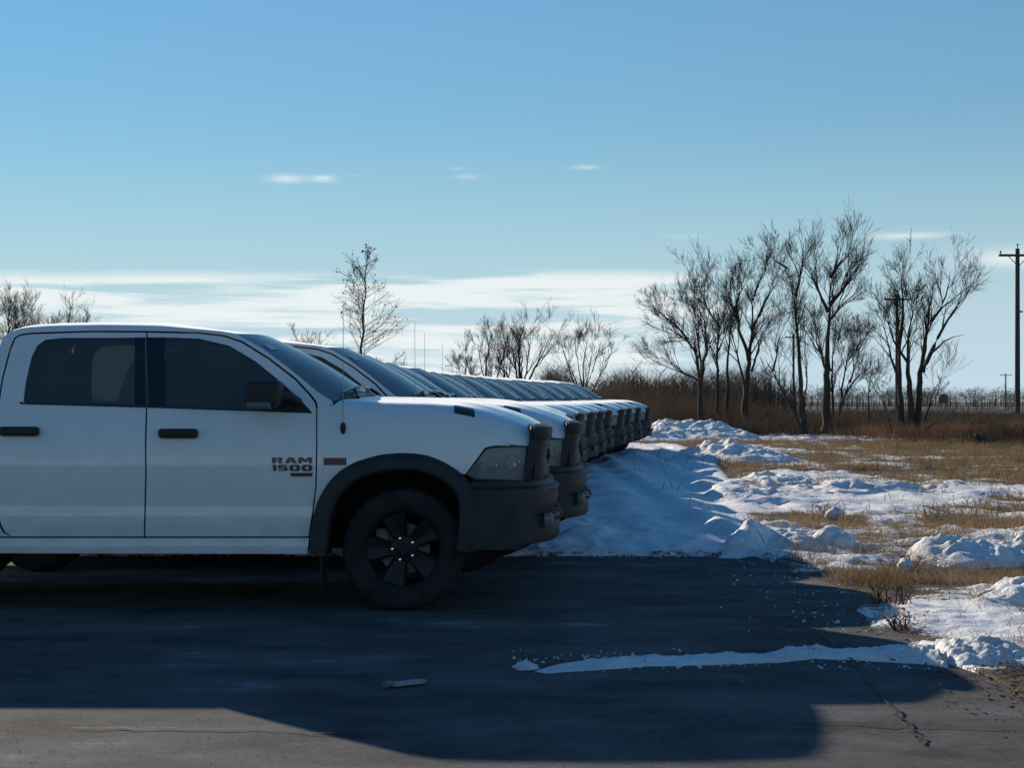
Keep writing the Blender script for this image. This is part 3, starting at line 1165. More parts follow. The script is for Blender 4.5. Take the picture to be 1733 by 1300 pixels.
def text_mesh(body, x0, x1, z0, z1, ext=.004, bold=.02):
    cu = bpy.data.curves.new('lettering', 'FONT')
    cu.body = body
    cu.size = 1.0
    cu.offset = bold
    cu.extrude = .05
    cu.resolution_u = 3
    ob = bpy.data.objects.new('lettering', cu)
    COL.objects.link(ob)
    dg = bpy.context.evaluated_depsgraph_get()
    dg.update()
    me = ob.evaluated_get(dg).to_mesh()
    V = np.array([tuple(v.co) for v in me.vertices]); F = [tuple(p.vertices) for p in me.polygons]
    ob.evaluated_get(dg).to_mesh_clear()
    bpy.data.objects.remove(ob)
    bpy.data.curves.remove(cu)
    lo = V.min(0); hi = V.max(0)
    q = (V - lo) / np.maximum(hi - lo, 1e-9)
    return [(x0 + (x1 - x0) * a, -ext * c, z0 + (z1 - z0) * b) for a, b, c in q], F


def wheel(root, x, side, rear=False):
    """side -1 towards the camera"""
    z = .42
    mb = MB()
    # rim: barrel, lip, five broad spokes, hub
    prof = [(.262, .14), (.255, .05), (.252, -.07), (.262, -.105), (.270, -.118), (.266, -.124), (.256, -.118), (.244, -.10), (.236, -.06), (.232, .0), (.232, .12)]
    mb.lathe_y(prof, 56)
    mb.lathe_y([(.0, -.085), (.032, -.085), (.038, -.079), (.060, -.076), (.088, -.070), (.092, -.03)], 40)
    for k in range(5):
        a = math.radians(36 + 72 * k)
        ca, sa = math.cos(a), math.sin(a)
        sec = [(.070, .044, -.072, -.03), (.11, .058, -.078, -.04), (.16, .074, -.090, -.05), (.20, .088, -.102, -.06), (.246, .098, -.108, -.07)]
        rows = []
        for (r_, w, yo, yi) in sec:
            ring = [(-w, yi), (-w * .92, yo + .012), (-w * .72, yo), (-w * .25, yo + .006), (0, yo + .010), (w * .25, yo + .006), (w * .72, yo), (w * .92, yo + .012), (w, yi)]
            rows.append([(r_ * ca - s * sa, y, r_ * sa + s * ca) for s, y in ring])
        mb.grid(rows)
        mb.f[-(len(sec) - 1) * 8:] = [tuple(reversed(f)) for f in mb.f[-(len(sec) - 1) * 8:]]
    rim = (mb.v, mb.f)
    tb = MB()
    tp = [(.262, -.115), (.285, -.136), (.33, -.146), (.375, -.141), (.398, -.130), (.404, -.128), (.413, -.112), (.418, -.09), (.419, -.03), (.412, -.028), (.412, .028), (.419, .03),
          (.418, .09), (.413, .112), (.398, .130), (.33, .146), (.285, .136), (.262, .115)]

    def mod(i, j):
        if i in (5, 6, 7) or i in (12, 13):
            return -.009 if (j % 4 == 0) else 0.0
        if i in (8, 11):
            return -.007 if (j % 4 == 2) else 0.0
        return 0.0
    tb.lathe_y(tp, 128, mod)
    db = MB()
    db.lathe_y([(.06, .0), (.10, -.01), (.175, -.01), (.175, .012), (.06, .012)], 40)
    db.add(*rounded(-.20, -.10, -.03, .05, -.02, .14, .02, 2))
    nut = MB()
    nut.lathe_y([(.0, -.104), (.010, -.103), (.0125, -.097), (.0125, -.07)], 12)

    def put(vf):
        if side < 0:
            return vf
        return flip(vf)
    y = side * (.965 - .135)
    w = link('wheel', put_cache('rim', side, put, rim, M['rim'], 40), root, (x, y, z))
    link('tyre', put_cache('tyre', side, put, (tb.v, tb.f), M['rubber'], 50), w)
    link('brake_disc', put_cache('disc', side, put, (db.v, db.f), M['disc'], 40), w)
    for k in range(5):
        a = math.radians(36 + 72 * k)
        link('lug_nut', put_cache('nut', side, put, (nut.v, nut.f), M['chrome'], 40), w, (.076 * math.cos(a), 0, .076 * math.sin(a)))
    return w


_CACHE = {}


def put_cache(key, side, put, vf, mat, sharp):
    k = (key, side)
    if k not in _CACHE:
        v, f = put(vf)
        _CACHE[k] = mesh(key, v, f, mat, True, sharp)
    return _CACHE[k]


def arch_flare(root, pts, name='wheel_flare'):
    """black moulding along an arch; pts (x, z) from rear foot to front foot"""
    P = np.array([poly_at(pts, u) for u in np.linspace(0, 1, 48)])
    n = len(P)
    rows = []
    for k in range(n):
        a = P[max(k - 1, 0)]; b = P[min(k + 1, n - 1)]
        t = (b - a) / np.linalg.norm(b - a)
        nx_, nz = t[1], -t[0]          # towards the wheel
        base = float(side_d(P[k][0], P[k][1]))
        wd = .118
        row = []
        for o, d in ((0, base + .012), (-.002, base - .012), (.008, base - .032), (.05, -.046), (.085, -.052), (wd - .012, -.050), (wd, -.038), (wd + .004, .0), (wd + .004, .30)):
            row.append((P[k][0] + nx_ * o, -1 + d, P[k][1] + nz * o))
        rows.append(row)
    mb = MB(); mb.grid(rows)
    both(name, (mb.v, mb.f), M['black'], (root, root), 50)


def build_truck():
    root = thing('pickup_truck', '', 'pickup truck', (TX, NEAR + 1.0, 0), 'white pickup trucks parked side by side')
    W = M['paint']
    # --- doors
    fdoor = S((251, 563), (338, 565), (380, 570), (410, 580), (455, 608), (500, 643), (525, 670), (534, 682), (536.2, 692), (536, 760), (534.6, 825), (529, 870), (523.3, 908.5),
              (247.6, 908.5), (249.5, 800), (250.8, 690))
    fwin = S((277, 571), (338, 573), (389, 585), (433, 611), (470, 641), (505, 675), (524, 692), (522, 696.5), (400, 692.5), (277, 688.5))
    rdoor = S((248.2, 563), (150, 562.5), (52, 566), (36, 568.5), (28, 573), (20, 591), (7, 641), (-1, 690), (-4, 760), (-2, 860), (3, 888), (10, 901), (22, 908.5), (244.8, 908.5), (246.8, 800), (248, 690))
    rwin = S((231, 571.5), (108, 572), (78, 575), (64, 585), (54, 605), (44, 649), (40.5, 679), (44, 682), (231, 687))
    CR = (.765, .757, .742, .735)
    d1 = both('door', panel(fdoor, [fwin], rows=CR), W, (root, root))
    d2 = both('door', panel(rdoor, [rwin], rows=CR), W, (root, root))

    def grow(P, k):
        c = np.mean(P, axis=0)
        return [tuple(np.array(p) + (np.array(p) - c) / np.linalg.norm(np.array(p) - c) * k) for p in P]
    both('window', panel(grow(fwin, .012), off=.014, flange=0), M['tint'], d1)
    both('window', panel(grow(rwin, .012), off=.014, flange=0), M['tint'], d2)
    both('window_pillar', panel(S((251.2, 571), (278, 571), (278.5, 688), (251.4, 687.3)), off=-.004, flange=.01), M['gloss'], d1)
    both('window_pillar', panel(S((229.5, 571.2), (247.8, 571), (248, 687.2), (229.5, 686.7)), off=-.004, flange=.01), M['gloss'], d2)
    both('gap_light_block', panel(S((238, 567), (262, 567), (262, 690), (238, 690)), off=.03, flange=.01), M['under'], (root, root))  # black strip added behind the door gap, keeps light from leaking through
    both('window_seal', panel(S((251.4, 686.5), (527, 697), (528, 699.5), (251.4, 690)), off=-.006, flange=.012), M['black'], d1)
    both('window_seal', panel(S((34, 680), (42, 681.3), (247.8, 686.4), (247.8, 690), (36, 684)), off=-.006, flange=.012), M['black'], d2)
    both('mirror_mount', panel(S((474, 644), (510, 677), (529.5, 698.5), (452, 695.5), (470, 672)), off=-.008, flange=.014), M['black'], d1)
    # handles
    for px0, px1, py0, py1, dd in ((271, 337, 725.5, 741.5, d1), (3, 69.5, 722, 738, d2)):
        x0, z1 = SP(px0, py0); x1, z0 = SP(px1, py1)
        v, f = rounded(x0, x1, -1 - .035, -1 + .02, z0, z1, .022, 4)
        both('handle', (v, f), M['black'], dd)
    # mirror: shell tapering upwards, lamp strip below, arm
    v, f = rounded(0, 1, 0, 1, 0, 1, .22, 4)
    a = P3(417, 691, -.18); b = P3(478, 643.5, -.18)
    V = []
    for (x, y, z) in v:
        zz = a.z + (b.z - a.z) * z
        xx = a.x + (b.x - a.x) * (x * (1 - .10 * (1 - z)) + .03 * z)
        V.append((xx, -1.30 + .235 * y + .03 * x, zz))
    mb = MB(); mb.add(V, f)
    p0 = P3(465, 668, -.1); p1 = P3(505, 676, .0)
    mb.tube([(p0.x, -1.10, p0.z), (p0.x + .1, -1.04, p0.z - .01), (p1.x, -.95, p1.z - .02)], [.03, .028, .03], 10)
    ml = both('mirror', (mb.v, mb.f), M['black'], d1, 50)
    q0 = P3(421.5, 692, -.2); q1 = P3(462, 680, -.2)
    v, f = rounded(q0.x, q1.x, -1.307, -1.15, q0.z, q1.z, .018, 3)
    vf = (v, f)
    both('turn_signal', vf, M['lens'], d1, 50)
    # --- badges on the doors
    for k, par in enumerate(d1):
        for ch, (xa, xb, ya, yb) in BADGE:
            out_, hol_ = GLYPH[ch]
            x0, z0 = SP(xa, yb); x1, z1 = SP(xb, ya)
            if k:
                f_ = lambda P: [(2 * BADGE_X - (x0 + (x1 - x0) * a), z0 + (z1 - z0) * b) for a, b in P]
            else:
                f_ = lambda P: [(x0 + (x1 - x0) * a, z0 + (z1 - z0) * b) for a, b in P]
            V, F = panel(f_(out_), [f_(h) for h in hol_], off=-.006, step=.05, flange=.008)
            if k:
                V, F = flip((V, F))
            link('badge_lettering', mesh('badge_lettering', V, F, M['gloss'], True, 30), par)
    both('badge_bar', panel(S((493, 800.6), (530, 800.6), (530, 806.5), (493, 806.5)), off=-.006, flange=.008), M['gloss'], d1)
    # --- cab: pillars, roof, back
    pil = S((563, 679), (539.5, 664), (488, 621.5), (442.5, 588), (401, 565), (375, 560.5), (338, 557.5), (271, 553.5), (169, 552), (85, 553.5), (30, 557.5), (14, 564), (7, 571), (2, 582),
            (-18, 620), (-34, 660), (-44, 690), (-46, 760), (-46, 908.5), (19, 908.5), (6, 902), (-1, 889), (-5.5, 860), (-7.5, 760), (-4.5, 690), (4, 640), (17, 590),
            (25.5, 571), (35, 565.8), (52, 563), (150, 559.7), (249.5, 560), (338, 562), (381, 567), (412, 577.5), (457, 605.5), (502.5, 640.5), (528, 668), (537, 680), (539.3, 690), (565, 684))
    both('cab_pillars', panel(pil, step=.05, rows=CR), W, (root, root))
    mb = MB()
    rows = []
    for u in np.linspace(0, 1, 40):
        ex, ey = poly_at(RO, u)
        xs, zs = SP(ex, ey)
        ds = float(side_d(xs, zs))
        crown = .056 * (1 - .85 * float(sm(.62, 1, u))) * (.4 + .6 * float(sm(0, .12, u)))
        bow = .12 * float(sm(.75, 1, u)) - .05 * (1 - float(sm(0, .2, u)))
        row = []
        for t in np.linspace(0, 1, 30):
            t2 = .5 - .5 * math.cos(math.pi * t)
            q = 1 - (2 * t2 - 1) ** 2
            row.append((xs + bow * q, (-1 + ds) * (1 - 2 * t2), zs + crown * q ** .62))
        rows.append(row)
    mb.grid(rows)
    mb.f = [tuple(reversed(f)) for f in mb.f]
    mb.build('roof', W, root)
    mb = MB()
    mb.grid([[(x * .97 - .06, y * .93, z - .055) for x, y, z in row] for row in rows])
    mb.build('headliner', M['seat'], root)
    rx, rz = SP(2, 582)
    bx, bz = SP(-44, 690)
    mb = MB()
    mb.grid([[(rx - .05 * (1 - (2 * t - 1) ** 2), (-1 + float(side_d(rx, rz))) * (1 - 2 * t), rz + .02 * (1 - (2 * t - 1) ** 2)) for t in np.linspace(0, 1, 9)],
             [(bx, (-1 + float(side_d(bx, bz))) * (1 - 2 * t), bz) for t in np.linspace(0, 1, 9)],
             [(bx, (-.97) * (1 - 2 * t), .55) for t in np.linspace(0, 1, 9)]])
    back = mb.build('cab_back', W, root)
    mb = MB()
    mb.grid([[(rx - .09 + (bx - rx + .05) * a, y, rz - .07 + (bz - rz + .08) * a) for y in np.linspace(-.62, .62, 6)] for a in (0, 1)])
    mb.build('window', M['tint'], back)
    # --- windshield with frost, wipers, sticker, cowl
    patch(wind_pt, np.linspace(0, 1, 24), np.linspace(0, 2, 33)).build('windshield', M['wind'], root)
    wsh = root.children[-1] if False else [o for o in bpy.data.objects if o.parent == root and o.name.startswith('windshield')][0]
    patch(wind_pt, np.linspace(.20, .29, 3), np.linspace(.10, .26, 3), .004).build('windshield_sticker', M['sticker'], wsh)
    for t0, t1 in ((.18, .95), (1.0, 1.75)):
        mb = MB()
        pts = []
        for k in range(9):
            t = t0 + (t1 - t0) * k / 8
            a = wind_pt(.965 - .035 * math.sin(math.pi * k / 8), t)
            pts.append(a + Vector((.012, 0, .022)))
        mb.tube(pts, .013, 6)
        b = wind_pt(1, t0 + .1)
        mb.tube([b + Vector((.05, 0, -.0)), pts[3]], .013, 6)
        mb.build('wiper', M['gloss'], wsh)
    mb = MB()
    rows = []
    ts = np.linspace(0, 2, 41)
    for q in (0, .5, 1):
        rows.append([wind_pt(1, t) * (1 - q) + (hood_pt(0, t) + Vector((-.01, 0, -.012))) * q + Vector((0, 0, -.02 * math.sin(math.pi * q))) for t in ts])
    mb.grid(rows)
    mb.build('cowl', M['black'], root)
    # --- hood
    tt = np.concatenate([np.linspace(0, .2, 12), np.linspace(.24, 1, 14)])
    tt = np.concatenate([tt, 2 - tt[::-1][1:]])
    us = np.linspace(0, 1, 44)
    rows = [[hood_pt(u, t) for t in tt] for u in us]
    rows.append([p + Vector((-.015, 0, -.05)) for p in rows[-1]])
    rows.append([p + Vector((-.04, 0, -.20)) for p in rows[-1]])
    mb = MB(); mb.grid(rows)
    hood = mb.build('hood', W, root)
    for t0, t1 in ((.065, .185), (1.815, 1.935)):
        rows = []
        for a in np.linspace(0, 1, 6):
            row = []
            for b in np.linspace(0, 1, 4):
                t = t0 + (t1 - t0) * b
                sh = b if t0 < 1 else 1 - b
                row.append(hood_pt(.60 + .105 * a - .035 * sh, t) + Vector((0, 0, .005)))
            rows.append(row)
        mb = MB(); mb.grid(rows)
        mb.build('hood_vent', M['gloss'], hood)
    x0, z0 = SP(655, 690)
    # --- fenders
    fen = S((538.5, 692), (541, 687), (566, 685.5), (587, 687.5), (598, 699), (616, 710.5), (680, 715.5), (740, 720.5), (794, 728.5), (835, 741.5), (867, 754), (838, 756), (822.5, 759.5), (789, 803),
            (770, 800), (752, 791), (728, 781), (705, 777), (678, 776), (644, 779), (609, 789), (592, 797), (575, 808), (560, 823), (548, 843), (538, 872), (533, 905), (531, 937), (524.5, 937), (526.5, 908), (531.5, 870), (537, 825), (538.5, 760))
    fo = both('fender', panel(fen, step=.05), W, (root, root))
    # engine badge
    bx0, bz0 = SP(549, 787.5); bx1, bz1 = SP(587.5, 775)
    both('badge_plate', panel(S((549, 775), (587.5, 775), (587.5, 787.5), (549, 787.5)), off=-.005, flange=.008), M['gloss'], fo)
    for k, par in enumerate(fo):
        V, F = text_mesh('HEMI', bx0 + .008, bx1 - .006, bz0 + .009, bz1 - .007, .003, .012)
        if k:
            V = [(bx0 + bx1 - x, y, z) for x, y, z in V]
            F = [tuple(reversed(q)) for q in F]
        V = [(x, -1 + float(side_d(x, z)) - .0055 + y, z) for x, y, z in V]
        if k:
            V, F = flip((V, F))
        link('badge_lettering', mesh('badge_lettering', V, F, M['red'], False), par)
    # aerial on the right-hand fender
    ax, az = SP(582, 725)
    ad = float(side_d(ax, az))
    bm = bmesh.new()
    bmesh.ops.create_uvsphere(bm, u_segments=16, v_segments=10, radius=1)
    for v in bm.verts:
        v.co = Vector((ax + v.co.x * .020, -1 + ad + v.co.y * .018 - .004, az + v.co.z * .042))
    V = [tuple(v.co) for v in bm.verts]; F = [tuple(w.index for w in q.verts) for q in bm.faces]
    bm.free()
    ant = link('aerial', mesh('aerial', V, F, M['black'], True), root)
    mb = MB()
    p = P3(582, 510, .05)
    mb.tube([(ax, -1 + ad - .01, az + .03), (ax + .001, -.97, az + .3), (p.x, -.95, p.z)], [.0034, .0024, .0018], 6)
    mb.build('mast', M['mast'], ant)
    # --- sills and chassis
    both('rocker_panel', panel(S((-46, 911.5), (524, 911.5), (522.5, 927), (522, 938), (-46, 936.5)), off=.0, step=.03, yf=lambda x, z: .030 - .012 * np.sin(np.clip((z - .39) / .12, 0, 1) * 3.14) + .010 * sm(.436, .430, z) - .014 * sm(.420, .412, z), rows=(.437, .429, .421, .411)), W, (root, root))
    mb = MB()
    mb.box(-2.93, -.60, -.93, .93, .46, .56)
    mb.box(-2.975, -2.90, -.975, .975, .46, 1.36)  # filler added to stop sunlight through the gap between cab and bed
    mb.box(-2.90, -.60, -.90, .90, .56, 1.345)  # solid core added inside the body to block light
    mb.box(-.60, .52, -.60, .60, .42, 1.20)
    mb.box(.52, .86, -.78, .78, .50, 1.10)
    mb.box(-4.70, -2.95, -.60, .60, .50, .74)
    for s in (-1, 1):
        mb.box(-4.7, .75, s * .52 - .06, s * .52 + .06, .40, .52)
        mb.box(-.63, -.52, s * .93 - .02, s * .93 + .02, .46, 1.28)
    for s in (-1, 1):
        mb.box(-4.20, -2.98, min(s * .60, s * .93), max(s * .60, s * .93), 1.085, 1.105)
        mb.box(-4.20, -2.98, min(s * .60, s * .62), max(s * .60, s * .62), .5, 1.085)
        for xx in (-4.20, -2.99):
            mb.box(xx, xx + .02, min(s * .62, s * .95), max(s * .62, s * .95), .5, 1.085)
    for x in (0, -3.57):
        mb.tube([(x, -.75, .42), (x, .75, .42)], .06, 8)
    mb.tube([(-3.6, .0, .42), (-3.4, 0, .44), (-.8, .1, .5)], .05, 8)
    mb.build('chassis', M['under'], root, smooth=False)
    # --- seats
    for x in (-1.75, -2.55):
        for y in (-.42, .42):
            mb = MB()
            mb.add(*rounded(x - .16, x + .02, y - .24, y + .24, 1.2, 1.60, .06, 3))
            mb.add(*rounded(x - .14, x - .03, y - .13, y + .13, 1.62, 1.80, .045, 3))
            mb.box(x - .10, x - .07, y - .06, y + .06, 1.58, 1.64)
            mb.build('seat', M['seat'], root)
    # --- nose
    sweep([(.46, -.02), (.62, -.015), (.78, .03), (.90, .12), (.99, .28), (1.05, .5), (1.08, .75), (1.09, 1.0)],
          [(-.22, .900, 1), (-.07, .894, 1), (-.048, .884, 1), (-.042, .848, 1), (-.008, .832, 1), (-.002, .818, 1), (-.012, .79), (-.010, .74), (-.022, .70), (-.042, .672), (-.048, .640), (-.006, .628), (0, .61), (0, .475),
           (-.012, .457), (-.10, .447), (-.22, .39), (-.34, .33), (-.52, .29)]).build('bumper', M['black'], root, sharp=40)
    bum = [o for o in bpy.data.objects if o.parent == root and o.name.startswith('bumper')][0]
    for s in (-1, 1):
        mb = MB()
        c = Vector((1.055, s * .45, .635))
        pts = [c + Vector((-.06, 0, -.02))] + [c + Vector((.035 * math.cos(a), 0, .035 * math.sin(a))) for a in np.linspace(2.2, -2.2, 10)] + [c + Vector((-.06, 0, -.05))]
        mb.tube(pts, .012, 8)
        mb.build('tow_hook', M['disc'], bum)
        mb = MB(); mb.add(*rounded(.955, 1.02, s * .73 - .11, s * .73 + .11, .56, .66, .02, 2))
        mb.build('fog_lamp', M['lens'], bum)
    sweep([(.845, .125), (.90, .13), (.945, .165), (.975, .27), (.997, .5), (1.005, 1.0)],
          [(-.10, 1.262, 1), (-.03, 1.258, 1), (-.008, 1.245, 1), (0, 1.225), (0, 1.20), (-.008, 1.175), (-.030, 1.155), (-.036, 1.14), (-.034, 1.10), (-.014, 1.07), (-.006, 1.0), (-.008, .94), (-.02, .905), (-.03, .895)],
          .15, 1.07, .3, .7).build('grille', M['grille'], root, sharp=40)
    gr = [o for o in bpy.data.objects if o.parent == root and o.name.startswith('grille')][0]
    sweep([(.862, .128), (.90, .13), (.945, .165), (.975, .27), (.997, .5), (1.005, 1.0)],
          [(-.03, 1.160, 1), (.008, 1.166, 1), (.014, 1.178, 1), (.014, 1.232, 1), (.004, 1.254, 1), (-.05, 1.270, 1), (-.10, 1.272, 1)], .15, 1.07, .3, .7).build('grille_cap', M['black'], gr, sharp=40)
    sweep([(.905, .128), (.93, .145), (.945, .165), (.975, .27), (.997, .5), (1.005, 1.0)],
          [(-.03, .90, 1), (.007, .905, 1), (.010, .92, 1), (.010, .965, 1), (.004, .985, 1), (-.03, .99, 1)], .15, 1.07, .3, .7).build('grille_frame', M['black'], gr, sharp=40)
    mb = MB(); mb.add(*rounded(.955, 1.012, -.07, .07, .93, 1.18, .015, 2)); mb.build('grille_bar', M['grille'], gr)
    mb = MB(); mb.add(*rounded(.955, 1.010, -.62, -.075, 1.03, 1.10, .015, 2)); mb.add(*rounded(.955, 1.010, .075, .62, 1.03, 1.10, .015, 2)); mb.build('grille_bar', M['grille'], gr)
    # headlight: lens over a pale bowl
    hl = S((789, 803.5), (822.5, 758.5), (838, 755), (894, 755.5), (889, 815), (806, 812))
    ho = both('headlight', panel(grow(hl, -.007), off=.002, flange=.0, step=.05), M['lens'], (root, root))
    both('lamp_bezel', panel(grow(hl, .004), [grow(hl, -.012)], off=-.001, flange=.02, step=.05), M['black'], ho)
    both('side_marker', panel(S((794, 802), (812, 777), (817, 783), (809, 808)), off=.012, flange=.0, step=.04), M['amber'], ho)
    both('lamp_bowl', panel(grow(hl, .004), off=.05, flange=0, step=.05), M['reflector'], ho)
    mb = MB()
    for qx, qy, k_ in ((838, 786, .8), (868, 783, 1.0)):
        x, z = SP(qx, qy)
        mb.lathe_y([(.0, .030), (.03 * k_, .028), (.050 * k_, .012), (.056 * k_, .0), (.048 * k_, -.006)], 24, None, (x, -.965 + float(side_d(x, z)) - .01, z))
    both('lamp_projector', (mb.v, mb.f), M['chrome'], ho)
    # --- arches, flaps
    arch_flare(root, S(*FLARE))
    RF = [(-4.18, .42), (-4.16, .55), (-4.11, .72), (-4.02, .87), (-3.88, 1.0), (-3.72, 1.065), (-3.56, 1.08), (-3.40, 1.065), (-3.26, 1.0), (-3.13, .88), (-3.05, .72), (-3.0, .55), (-2.985, .41)]
    arch_flare(root, RF)
    mb = MB(); mb.add(*rounded(-.565, -.545, -.985, -.72, .13, .50, .008, 2))
    both('mud_flap', (mb.v, mb.f), M['rubber'], (root, root))
    # --- bed
    bed = [(-2.95, 1.40), (-2.95, .42), (-2.985, .42), (-3.0, .55), (-3.05, .70), (-3.13, .86), (-3.26, .98), (-3.40, 1.045), (-3.56, 1.06), (-3.72, 1.045), (-3.88, .98), (-4.02, .85), (-4.11, .70), (-4.16, .55),
           (-4.18, .45), (-4.62, .55), (-4.78, .60), (-4.80, 1.40)]
    both('bed_side', panel(bed[::-1], step=.08), W, (root, root))
    mb = MB()
    for s in (-1, 1):
        mb.box(-4.80, -2.95, s * .885 - .045, s * .885 + .045, 1.37, 1.415)
    mb.box(-4.76, -2.95, -.90, .90, .72, .75)
    mb.box(-2.99, -2.955, -.90, .90, .75, 1.40)
    mb.build('bed_rail', M['black'], root, smooth=False)
    mb = MB(); mb.add(*rounded(-4.84, -4.78, -.76, .76, .72, 1.40, .02, 2)); mb.build('tailgate', W, root)
    mb = MB(); mb.add(*rounded(-4.85, -4.74, -.975, -.78, .95, 1.36, .02, 2)); both('tail_lamp', (mb.v, mb.f), M['lamp_red'], (root, root))
    mb = MB(); mb.add(*rounded(-4.98, -4.78, -.95, .95, .52, .70, .03, 2)); mb.build('rear_bumper', M['black'], root)
    # --- wheels
    for x in (0.0, -3.57):
        for s in (-1, 1):
            wheel(root, x, s)
    return root


# aerial column x for each truck of the row
truck = build_truck()
FRONTS = [-1.148, -.8145, -.871, -.804, -.61, -.521, -.22, .10, .40, .72, 1.17, 1.53, 1.97, 2.45]
PITCH = 2.6
ax0 = (582 - 866.5) / FPX * 11.05
ORD = ['', '', 'third', 'fourth', 'fifth', 'sixth', 'seventh', 'eighth', 'ninth', 'tenth', 'eleventh', 'twelfth', 'thirteenth']
index_kids()
for k, xa in enumerate(FRONTS):
    t = truck if k == 0 else copy_tree(truck)
    Yk = NEAR + 1.0 + PITCH * k + (random.uniform(-.07, .07) if k > 2 else 0)
    t.location = (TX + (xa - ax0), Yk, float(zoff(Yk - .6)) + (.0 if Yk < 15 else .03))
    if k:
        t.rotation_euler = (0, 0, R(random.uniform(-.35, .35)))
    if k == 0:
        lb = 'nearest white pickup truck, seen whole from the side with black wheel arch and door lettering'
    elif k == 1:
        lb = 'second white pickup truck of the row, its black bumper showing past the nearest one'
    elif k == len(FRONTS) - 1:
        lb = 'last white pickup truck at the far end of the row, beside the large snow pile'
    elif k < 6:
        lb = ORD[k] + ' white pickup truck counted from the camera, only windshield and roof showing'
    else:
        lb = ORD[k] + ' white pickup truck counted from the camera, dark grille showing at the far end'
    t['label'] = lb

